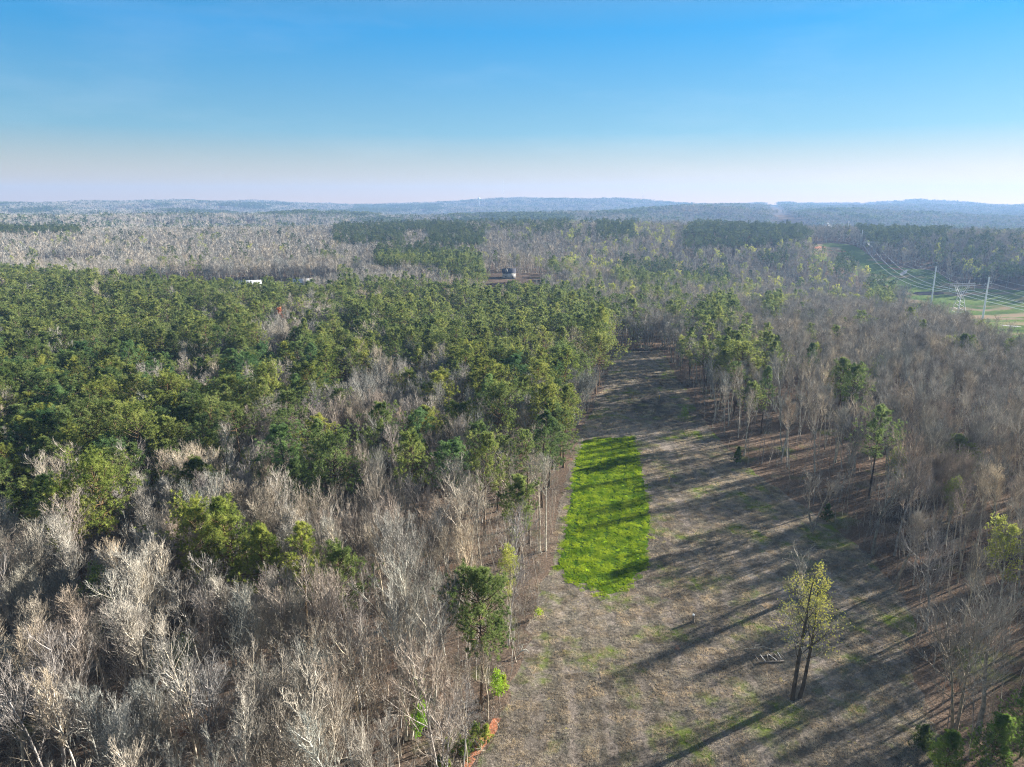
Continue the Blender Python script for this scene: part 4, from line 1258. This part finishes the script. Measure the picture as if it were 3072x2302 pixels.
# leafy saplings and shrubs
def leafy_tree(H, w, n, size, trunk_h=0.25):
    T = MB(); L = MB(); C = MB()
    P0 = grow(np.zeros((1, 3)), np.array([[0.03, 0, 1.0]]), np.array([float(H)]), 6, 0.03, 0.05)
    V, F = tubes(P0, taper(1, 6, 0.07, 0.02), 5); T.add(V, F)
    b1, d1, t1, p1 = spawn(P0, 22, trunk_h, 0.98, 1.15, 0.2)
    P1 = grow(b1, d1, w * R.uniform(0.5, 1.1, len(t1)) * (1.15 - t1 * 0.6), 4, 0.05, 0.1)
    V, F = tubes(P1, taper(len(b1), 4, 0.02, 0.008), 3); C.add(V, F)
    pp = P1[:, 1:].reshape(-1, 3)
    c = pp[R.integers(0, len(pp), n)] + R.normal(size=(n, 3)) * 0.22
    blades(L, c, size, 2)
    return T, C, L
for (uu, vv, H_, w, n, nm, lab, m, tint) in [
        (1248, 2222, 5.2, 1.3, 1500, 'leafy_sapling', 'vivid lime-green leafy sapling on the wood floor at the bottom of the photo', M_fresh, (0.9, 1, 0.8)),
        (1262, 2110, 3.4, 0.9, 320, 'leafy_sapling', 'small sparse green sapling behind the vivid lime-green one', M_fresh, (0.8, 0.9, 0.8)),
        (1497, 2105, 4.4, 1.4, 700, 'leafy_sapling', 'yellow-green leafy sapling at the wood corner under the large pine', M_fresh, (1.1, 1, 1)),
        (1616, 1850, 1.5, 0.5, 130, 'shrub', 'tiny yellow-green shrub at the strip edge below the green plot', M_fresh, (1.2, 1, 1)),
        (848, 950, 9, 3.2, 900, 'rusty_tree', 'orange-brown leafed tree alone in the pine wood at the left', M_rust, (1, 1, 1)),
        (2050, 1250, 4, 1.6, 500, 'shrub', 'yellow-green shrub on the right edge of the far strip', M_fresh, (0.9, 0.85, 1))]:
    hh = 0 if vv > 1000 else 12
    x, y = gp(uu, vv, hh)
    if nm == 'rusty_tree': H_, w = 17, 3.4
    special_tree(nm, lab, nm.replace('_', ' '), (x, y, hz(x, y) - 0.05), R.uniform(0, 6), leafy_tree(H_, w, n, 0.11 if vv > 1000 else 0.4, 0.25 if vv > 1000 else 0.5), m, tint)

def young_pine(label, x, y, H, w, tint, group=None, dens=1.0):
    k = 2.1 if H < 5 else 1.8
    e = empty('young_pine', (x, y, hz(x, y) - 0.05), R.uniform(0, 6), 1 / k)
    tag(e, label, 'young pine', group)
    T, C, NL = pine(H=H * k, crown=0.9, Rc=w * k * 0.9, nb=int((18 + 6 * H) * dens), r0=0.06 * k, shape=0.7, sub=9)
    for pn, b, m in (('trunk', T, M_pbark), ('branches', C, M_pbark), ('foliage', NL, M_needle)):
        o = obj(pn, b.mesh(pn, [m]), e); o.color = (*tint, 1)
for (uu, vv, H, w, lab) in [(1345, 2280, 2.6, 1.0, 'young green pine, leftmost of the knee-deep group at the clay path'), (1372, 2262, 3.0, 1.1, 'young pine second from left in the group by the clay path'),
                            (1398, 2278, 2.4, 1.0, 'young bushy pine at the middle front of the group by the clay path'), (1425, 2240, 3.2, 1.1, 'tallest young pine at the back of the group by the clay path'),
                            (1455, 2228, 2.4, 0.9, 'bright young pine nearest the clay path'), (1345, 2330, 2.2, 0.9, 'small bright young pine at the very bottom edge, left of the clay path'),
                            (1508, 2075, 2.4, 0.7, 'little upright green pine at the strip edge under the large pine'),
                            (1328, 2300, 1.6, 0.7, 'tiny pine seedling left of the young pine group at the bottom')]:
    x, y = gp(uu, vv)
    young_pine(lab, x, y, H, w, (1.25, 1.25, 0.8), dens=0.8)
for (uu, vv, H, w, lab, t) in [(2960, 2330, 8.0, 2.8, 'large bright green young pine filling the lower right corner', (1.15, 1.35, 0.9)),
                               (2830, 2330, 6.0, 2.2, 'lower green young pine left of the corner one', (1.2, 1.35, 0.9)),
                               (3060, 2270, 9.5, 2.8, 'tallest green young pine at the right border in the corner', (0.95, 1.2, 0.9)),
                               (2772, 2250, 3.2, 1.3, 'low dark evergreen bush beside red earth at the lower right', (0.5, 0.6, 0.7)),
                               (2480, 1560, 3.6, 1.2, 'small dark evergreen at the foot of the right-hand trees', (0.6, 0.75, 0.7)),
                               (2210, 1385, 4.2, 1.2, 'narrow dark young pine on the right edge of the strip', (0.7, 0.9, 0.7))]:
    x, y = gp(uu, vv)
    young_pine(lab, x, y, H, w, t, dens=1.7)

# post, markers and wooden frame in the strip
M_wood = plain('weathered_wood', (0.20, 0.17, 0.14), 0.9, var=0.4, scale=8)
M_cut = plain('cut_wood', (0.55, 0.52, 0.48), 0.8, var=0.15, scale=10)
M_yel = plain('yellow_plastic', (0.85, 0.55, 0.02), 0.45, var=0.08)
M_white = plain('white_cap', (0.8, 0.8, 0.78), 0.5, var=0.05)
x, y = gp(2079, 1862)
e = empty('wooden_post', (x, y, hz(x, y)), 0.3)
tag(e, 'short dark weathered post with a pale top standing in the strip', 'post')
b = MB()
for k, (r_, z0, z1) in enumerate(((0.24, -0.05, 0.25), (0.19, 0.25, 0.8), (0.17, 0.8, 1.12))): b.bar((0, 0, z0), (0.01 * k, 0, z1), r_, r_ * 0.92, 9)
obj('shaft', b.mesh('shaft', [M_wood]), e)
b = MB(); b.bar((0.02, 0, 1.123), (0.05, 0, 1.30), 0.20, 0.17, 9)
obj('cap', b.mesh('cap', [M_white]), e)
for (uu, vv, lab) in ((1978, 1184, 'distant upright yellow pipeline marker post in the far strip'), (2007, 1443, 'upright yellow pipeline marker post right of the green plot')):
    x, y = gp(uu, vv)
    e = empty('marker_post', (x, y, hz(x, y)), 0.2)
    tag(e, lab, 'marker post', 'yellow marker posts in the strip')
    b = MB(); b.bar((0, 0, -0.05), (0, 0, 1.35), 0.085, 0.08, 8); obj('post', b.mesh('post', [M_yel]), e)
    b = MB(); b.bar((0, 0, 1.352), (0, 0, 2.0), 0.045, 0.03, 6); obj('rod', b.mesh('rod', [M_white]), e)
x, y = gp(2305, 1972)
e = empty('broken_pallet', (x, y, hz(x, y) + 0.02), 0.12)
tag(e, 'broken grey pallet-like timber frame lying on the grass left of the twin tree', 'timber frame')
for (c, d, rz) in (((0, -0.9, 0.12), (3.6, 0.14, 0.16), 0), ((-0.2, 0.35, 0.14), (3.0, 0.14, 0.16), 0.02)):
    b = MB(); b.box(c, d, rz=rz); obj('rail', b.mesh('rail', [M_wood]), e)
for i, (cx, rz) in enumerate(((-1.7, 1.5), (-0.9, 1.6), (-0.2, 1.2), (0.5, 1.9), (1.15, 1.62), (1.6, 1.45), (1.95, 1.7))):
    b = MB(); b.box((cx, -0.25 + 0.05 * i, 0.26 + 0.015 * (i % 3)), (1.5, 0.10, 0.05), rz=rz); obj('slat', b.mesh('slat', [M_cut if i % 2 else M_wood]), e)
x, y = gp(2290, 1960)
b = MB(); b.line([(-2.2, 1.2, 0.1), (-1.0, 0.9, 0.3), (0.3, 1.3, 0.35), (1.8, 0.9, 0.12)], 0.05, 5); b.line([(-1.0, 0.9, 0.3), (-0.6, 1.5, 0.5), (0.1, 1.9, 0.3)], 0.03, 5)
o = obj('fallen_branch', b.mesh('fallen_branch', [M_bark]), loc=(x, y, hz(x, y))); tag(o, 'bent dead branch lying behind the timber frame', 'branch')
x, y = gp(1562, 1968)
b = MB(); b.line([(-0.6, 0, 0.1), (0, 0.2, 0.7), (0.7, 0.4, 0.9), (1.2, 0.3, 0.5)], 0.09, 6); b.line([(0, 0.2, 0.7), (0.3, 0.9, 1.3), (0.9, 1.2, 1.2)], 0.05, 5)
o = obj('fallen_log', b.mesh('fallen_log', [M_bark]), loc=(x, y, hz(x, y))); o.color = (1.2, 1.2, 1.15, 1); tag(o, 'pale arched fallen log at the wood edge right of the large pine', 'log')

# ------------------------------------------------------------------ houses
M_roofd = plain('dark_shingles', (0.05, 0.05, 0.075), 0.8, var=0.2)
M_roofw = plain('pale_metal_roof', (0.50, 0.50, 0.51), 0.5, var=0.05)
M_wallp = plain('pale_siding', (0.55, 0.52, 0.48), 0.8, var=0.08)
M_wallb = plain('blue_siding', (0.16, 0.24, 0.40), 0.8, var=0.08)
M_glass = plain('window_glass', (0.05, 0.06, 0.08), 0.15, var=0.1)
def house(name, label, x, y, w, d, h, rh, mw, mr, rz=0.0, dormer=False, z=None):
    z = hz(x, y) if z is None else z
    e = empty(name, (x, y, z), rz); tag(e, label, 'house')
    b = MB(); b.box((0, 0, h / 2 - 0.3), (w, d, h + 0.6)); 
    b.add([(-w / 2, -d / 2, h + 0.005), (-w / 2, d / 2, h + 0.005), (-w / 2, 0, h + rh - .1), (w / 2, -d / 2, h + 0.005), (w / 2, d / 2, h + 0.005), (w / 2, 0, h + rh - .1)], [[0, 2, 1], [3, 4, 5]])
    obj('wall', b.mesh('wall', [mw]), e)
    b = MB(); o_ = 0.5
    for s in (-1, 1):
        q = [(-w / 2 - o_, s * (d / 2 + o_), h - o_ * rh / (d / 2)), (w / 2 + o_, s * (d / 2 + o_), h - o_ * rh / (d / 2)), (w / 2 + o_, 0, h + rh), (-w / 2 - o_, 0, h + rh)]
        q2 = [(a, c, z_ + 0.15) for a, c, z_ in q]
        b.add(q + q2, [[0, 1, 2, 3], [4, 7, 6, 5], [0, 4, 5, 1], [1, 5, 6, 2], [3, 7, 4, 0]])
    rf = obj('roof', b.mesh('roof', [mr]), e)
    if dormer:
        b = MB(); b.box((-w * 0.2, -d * 0.28, h + rh * 0.42), (1.5, 1.8, 1.9)); b.add([(-w * .2 - 1, -d * .28 - 1, h + rh * .42 + .9), (-w * .2 + 1, -d * .28 - 1, h + rh * .42 + .9), (-w * .2, -d * .28 - 1, h + rh * .42 + 1.8), (-w * .2 - 1, 0, h + rh * .42 + .9), (-w * .2 + 1, 0, h + rh * .42 + .9), (-w * .2, 0, h + rh * .42 + 1.8)], [[0, 1, 4, 3], [0, 3, 5, 2], [1, 2, 5, 4]])
        b.add([(-w * .2 - 1, -d * .28 - 1.0, h + rh * .42 + .9), (-w * .2 + 1, -d * .28 - 1.0, h + rh * .42 + .9), (-w * .2, -d * .28 - 1.0, h + rh * .42 + 1.8)], [[0, 1, 2]])
        dm = obj('dormer', b.mesh('dormer', [M_wallp]), rf)
        b = MB(); b.box((-w * 0.2, -d * 0.28 - 0.91, h + rh * 0.42 + 0.1), (0.8, 0.06, 1.1)); obj('window', b.mesh('window', [M_glass]), e)
    n = max(2, int(w / 4))
    for i in range(n):
        b = MB(); cx = -w / 2 + (i + 0.5) * w / n
        if i == n // 2:
            b.box((cx, -d / 2 - 0.03, 1.05), (1.0, 0.08, 2.1)); obj('door', b.mesh('door', [M_wood]), e)
        else:
            b.box((cx, -d / 2 - 0.03, 1.5), (1.1, 0.08, 1.2)); obj('window', b.mesh('window', [M_glass]), e)
house('house', 'house with a dark blue-black roof and one pale dormer, centre distance', -2.5, 590, 10.5, 8, 4.4, 3.2, M_wallp, M_roofd, 0.05, True)
house('barn', 'long low white-roofed barn behind the pines, left of centre', -196, 528, 19, 11, 5.0, 2.2, M_wallp, M_roofw, 0.35)
house('house', 'small blue-walled house half hidden behind the pines at the left', -277, 536, 12, 8, 4.6, 2.0, M_wallb, M_roofd, 0.1)
house('barn', 'very long pale low building in the bare trees at the far left', -440, 700, 30, 8, 3.2, 1.2, M_wallp, M_roofw, 0.0)
house('house', 'grey cottage seen through bare trees right of the white barn', -160, 545, 13, 8, 4, 2.4, M_wallp, M_roofw, 0.2)

# ------------------------------------------------------------------ power lines
M_steel = plain('galvanised_steel', (0.50, 0.51, 0.54), 0.5, 0.2, var=0.08)
M_poles = plain('steel_pole_paint', (0.78, 0.78, 0.80), 0.5, var=0.05)
M_lat = plain('lattice_steel', (0.36, 0.37, 0.40), 0.6, var=0.1)
M_wire = plain('aluminium_cable', (0.80, 0.81, 0.84), 0.4, 0.0, var=0.03)
M_ins = plain('insulator', (0.40, 0.42, 0.45), 0.3, var=0.1)
POLE_PX = [(2950, 941, 505, 26), (2796, 890, 636, 26.5), (2638, 790, 955, 27), (2581, 748, 990, 26), (2541, 714, 1110, 25.5)]
pole_tops = []
PL = ['nearest of the steel poles, standing by the road at the right', 'second steel pole, on the sunlit rise above the dark pond bank', 'third steel pole, in the green valley before the dark wood',
      'fourth steel pole, on the slope left of the dark pine wood', 'farthest steel pole, on the brow of the cleared hill']
arm_pts = []
line_dir = np.array([-0.1, 1.0]); line_dir /= np.linalg.norm(line_dir)
for i, (uu, vv, dd, hh) in enumerate(POLE_PX):
    x, y, zt = at_dist(uu, vv, dd)
    z = hz(x, y)
    top = zt + hh
    e = empty('power_pole', (x, y, z), 0.12); tag(e, PL[i], 'power pole', 'steel poles of the power line')
    H_ = top - z
    b = MB(); b.bar((0, 0, -0.5), (0, 0, H_), 0.75, 0.42, 10); obj('shaft', b.mesh('shaft', [M_poles]), e)
    arms = []
    for (s, dz_) in ((-1, 5.2), (1, 3.4), (-1, 8.8)):
        b = MB(); b.bar((0, 0, H_ - dz_), (s * 2.6, 0, H_ - dz_ + 0.5), 0.14, 0.08, 6); obj('crossarm', b.mesh('crossarm', [M_steel]), e)
        b = MB()
        for q in range(5): b.bar((s * 2.5, 0, H_ - dz_ + 0.35 - q * 0.3), (s * 2.5, 0, H_ - dz_ + 0.12 - q * 0.3), 0.13, 0.13, 8)
        obj('insulator', b.mesh('insulator', [M_ins]), e)
        arms.append((x + s * 2.5, y, z + H_ - dz_ - 1.1))
    arm_pts.append(arms + [(x, y, z + H_)])
def catenary(a, b, sag, n=22):
    t = np.linspace(0, 1, n)[:, None]
    a = np.array(a, float); b = np.array(b, float)
    P = a + (b - a) * t; P[:, 2] -= 4 * sag * (t * (1 - t))[:, 0]
    return P
off_end = [(arm_pts[0][k][0] + 35, 330, arm_pts[0][k][2] - 3) for k in range(4)]
CL = ['upper left cable of the steel pole line', 'right cable of the steel pole line', 'lower left cable of the steel pole line', 'thin topmost ground wire of the steel pole line']
for k in range(4):
    P = [catenary(off_end[k], arm_pts[0][k], 5)]
    for i in range(4): P.append(catenary(arm_pts[i][k], arm_pts[i + 1][k], 5.0 if i != 2 else 1.0))
    a = np.array(arm_pts[4][k]); P.append(catenary(a, a + np.array([45, 330, -30]), 10))
    b = MB(); b.line(np.concatenate([P[0]] + [q[1:] for q in P[1:]]), 0.042 if k < 3 else 0.028, 4)
    o = obj('power_cable', b.mesh('power_cable', [M_wire])); tag(o, CL[k], 'cable', 'cables of the power lines')

# lattice towers with a wide window head
def lattice(label, x, y, z, H, rz, w=9.0):
    e = empty('lattice_tower', (x, y, z), rz); tag(e, label, 'lattice tower', 'lattice towers of the big power line')
    waist = 0.62 * H; bw = w / 2; ww = w * 0.13
    top = 0.86 * H
    for sx in (-1, 1):
        for sy in (-1, 1):
            b = MB(); b.bar((sx * bw, sy * bw, -0.5), (sx * ww, sy * ww, waist), 0.22, 0.16, 4)
            for q in range(7):
                t0_, t1_ = q / 7, (q + 1) / 7
                f0 = lambda t: bw + (ww - bw) * t
                b.bar((sx * f0(t0_), sy * f0(t0_), waist * t0_), (-sx * f0(t1_), sy * f0(t1_), waist * t1_), 0.09, k=4)
            obj('leg', b.mesh('leg', [M_lat]), e)
    for sx in (-1, 1):
        b = MB()
        for sy in (-1, 1):
            b.bar((sx * ww, sy * ww, waist), (sx * w * 0.62, sy * 0.6, top), 0.17, k=4)
            b.bar((-sx * ww * 0.2, sy * ww, waist), (sx * w * 0.42, sy * 0.6, top), 0.12, k=4)
        for q in range(6):
            t0_, t1_ = q / 6, (q + 0.7) / 6
            b.bar((sx * (ww + (w * 0.62 - ww) * t0_), 0.4, waist + (top - waist) * t0_), (sx * (w * 0.42) * t1_, -0.4, waist + (top - waist) * t1_), 0.07, k=4)
        obj('window_brace', b.mesh('window_brace', [M_lat]), e)
    b = MB(); aw = w * 1.15
    for sy in (-0.6, 0.6):
        b.bar((-aw, sy, top), (aw, sy, top), 0.16, k=4); b.bar((-aw * 0.95, sy, top + 1.6), (aw * 0.95, sy, top + 1.6), 0.12, k=4)
    for q in range(14):
        x0 = -aw + q * aw / 7
        b.bar((x0, 0.6, top), (x0 + aw / 14, -0.6, top + 1.6), 0.07, k=4); b.bar((x0 + aw / 14, -0.6, top + 1.6), (x0 + aw / 7, 0.6, top), 0.07, k=4)
    obj('crossarm', b.mesh('crossarm', [M_lat]), e)
    for sx in (-1, 1):
        b = MB()
        for q in (-0.6, 0.6): b.bar((sx * w * 0.55 + q, 0, top + 1.6), (sx * w * 0.55, 0, H), 0.1, k=4)
        obj('peak', b.mesh('peak', [M_lat]), e)
    pts_ = []
    ca, sa = math.cos(rz), math.sin(rz)
    for sx in (-1, 0, 1):
        b = MB()
        for q in range(8): b.bar((sx * aw * 0.94, 0, top - 0.1 - q * 0.42), (sx * aw * 0.94, 0, top - 0.4 - q * 0.42), 0.16, 0.16, 6)
        obj('insulator', b.mesh('insulator', [M_ins]), e)
        pts_.append((x + sx * aw * 0.94 * ca, y + sx * aw * 0.94 * sa, z + top - 3.6))
    return pts_
LT = []
for (uu, vv, dd, hh, lab) in [(2872, 955, 500, 27, 'nearest lattice tower, standing above the road left of the steel poles'),
                              (2606, 790, 900, 28, 'middle lattice tower, in the shaded valley between steel poles'),
                              (2486, 712, 1180, 27, 'farthest lattice tower, dark against the blue hills on the hilltop')]:
    x, y, zt = at_dist(uu, vv, dd)
    z = hz(x, y)
    LT.append(lattice(lab, x, y, z, zt + hh - z, 0.15))
WL = ['left', 'middle', 'right']
for k in range(3):
    for s in (-0.35, 0.35):
        off = np.array([s, 0, 0])
        a0 = np.array(LT[0][k]) + off; a1 = np.array(LT[1][k]) + off; a2 = np.array(LT[2][k]) + off
        st = a0 + np.array([52, -260, 1])
        P = [catenary(st, a0, 7), catenary(a0, a1, 13)[1:], catenary(a1, a2, 8)[1:], catenary(a2, a2 + np.array([120, 500, -50]), 10)[1:]]
        b = MB(); b.line(np.concatenate(P), 0.048, 4)
        o = obj('power_cable', b.mesh('power_cable', [M_wire]))
        tag(o, '%s strand of the %s bundle hung from the lattice towers' % ('left' if s < 0 else 'right', WL[k]), 'cable', 'cables of the power lines')

# ------------------------------------------------------------------ masts and water tower on the skyline
M_mast = plain('mast_steel', (0.42, 0.40, 0.42), 0.6, var=0.1)
def mast(uu, vtop, dd, lab):
    x, y, ztop = at_dist(uu, vtop, dd)
    z = hz(x, y)
    e = empty('radio_mast', (x, y, z), 0.3); tag(e, lab, 'radio mast', 'radio masts on the skyline')
    H_ = ztop - z
    b = MB()
    for a in range(3):
        b.bar((math.cos(a * 2.094) * 1.1, math.sin(a * 2.094) * 1.1, 0), (math.cos(a * 2.094) * 0.8, math.sin(a * 2.094) * 0.8, H_), 0.32, 0.22, 4)
    for q in range(int(H_ / 6)):
        for a in range(3):
            a0, a1 = a * 2.094, (a + 1) * 2.094
            b.bar((math.cos(a0), math.sin(a0), q * 6), (math.cos(a1), math.sin(a1), q * 6 + 6), 0.12, k=3)
    obj('lattice_shaft', b.mesh('lattice_shaft', [M_mast]), e)
    for q in (0.45, 0.5):
        b = MB(); b.bar((0, -1.6, H_ * q - 1.5), (0, -1.6, H_ * q + 1.5), 1.6, 1.6, 8); obj('antenna', b.mesh('antenna', [M_white]), e)
mast(1511, 541, 5150, 'tallest slender radio mast on the skyline hump right of the water tower')
mast(1930, 558, 5100, 'tall slender radio mast alone on the skyline right of centre')
mast(1984, 586, 5200, 'short faint radio mast just right of the tall lone one')
mast(1805, 592, 5200, 'short faint radio mast midway between the two tall masts')
x, y, zc = at_dist(1437, 597, 4700)
z = hz(x, y)
e = empty('water_tower', (x, y, z)); tag(e, 'white-topped water tower on the skyline left of the tallest mast', 'water tower')
b = MB()
pr = [(0.01, 10.5), (4, 10.2), (7.5, 8.5), (9.5, 5), (10, 1), (9.2, -2.5), (7, -5.5), (3.5, -7.5), (1.6, -8.5)]
an = np.arange(16) / 16 * 6.2832
V = np.array([[(0.8 * r_ * math.cos(a), 0.8 * r_ * math.sin(a), 0.8 * zz + zc - z) for a in an] for r_, zz in pr]).reshape(-1, 3)
F = [[i * 16 + j, (i + 1) * 16 + j, (i + 1) * 16 + (j + 1) % 16, i * 16 + (j + 1) % 16] for i in range(len(pr) - 1) for j in range(16)]
b.add(V, F); obj('tank', b.mesh('tank', [M_white], True), e)
b = MB(); b.bar((0, 0, 0), (0, 0, zc - z - 8), 2.2, 1.6, 12); obj('stem', b.mesh('stem', [M_steel]), e)

# ------------------------------------------------------------------ air
m, n, out = mat('haze')
pv = N(n, 'ShaderNodeVolumePrincipled')
pv.inputs['Color'].default_value = (0.25, 0.42, 0.72, 1)
pv.inputs['Density'].default_value = 0.00014
pv.inputs['Anisotropy'].default_value = 0.15
n.links.new(pv.outputs[0], out.inputs['Volume'])
b = MB()
zb, ztp = float(GZ.min()) - 1.0, 222.0
b.box((0, 3100, (zb + ztp) / 2), (13900, 7700, ztp - zb))
tag(obj('haze', b.mesh('haze', [m])), 'thin blue haze over the distant hills', kind='stuff')
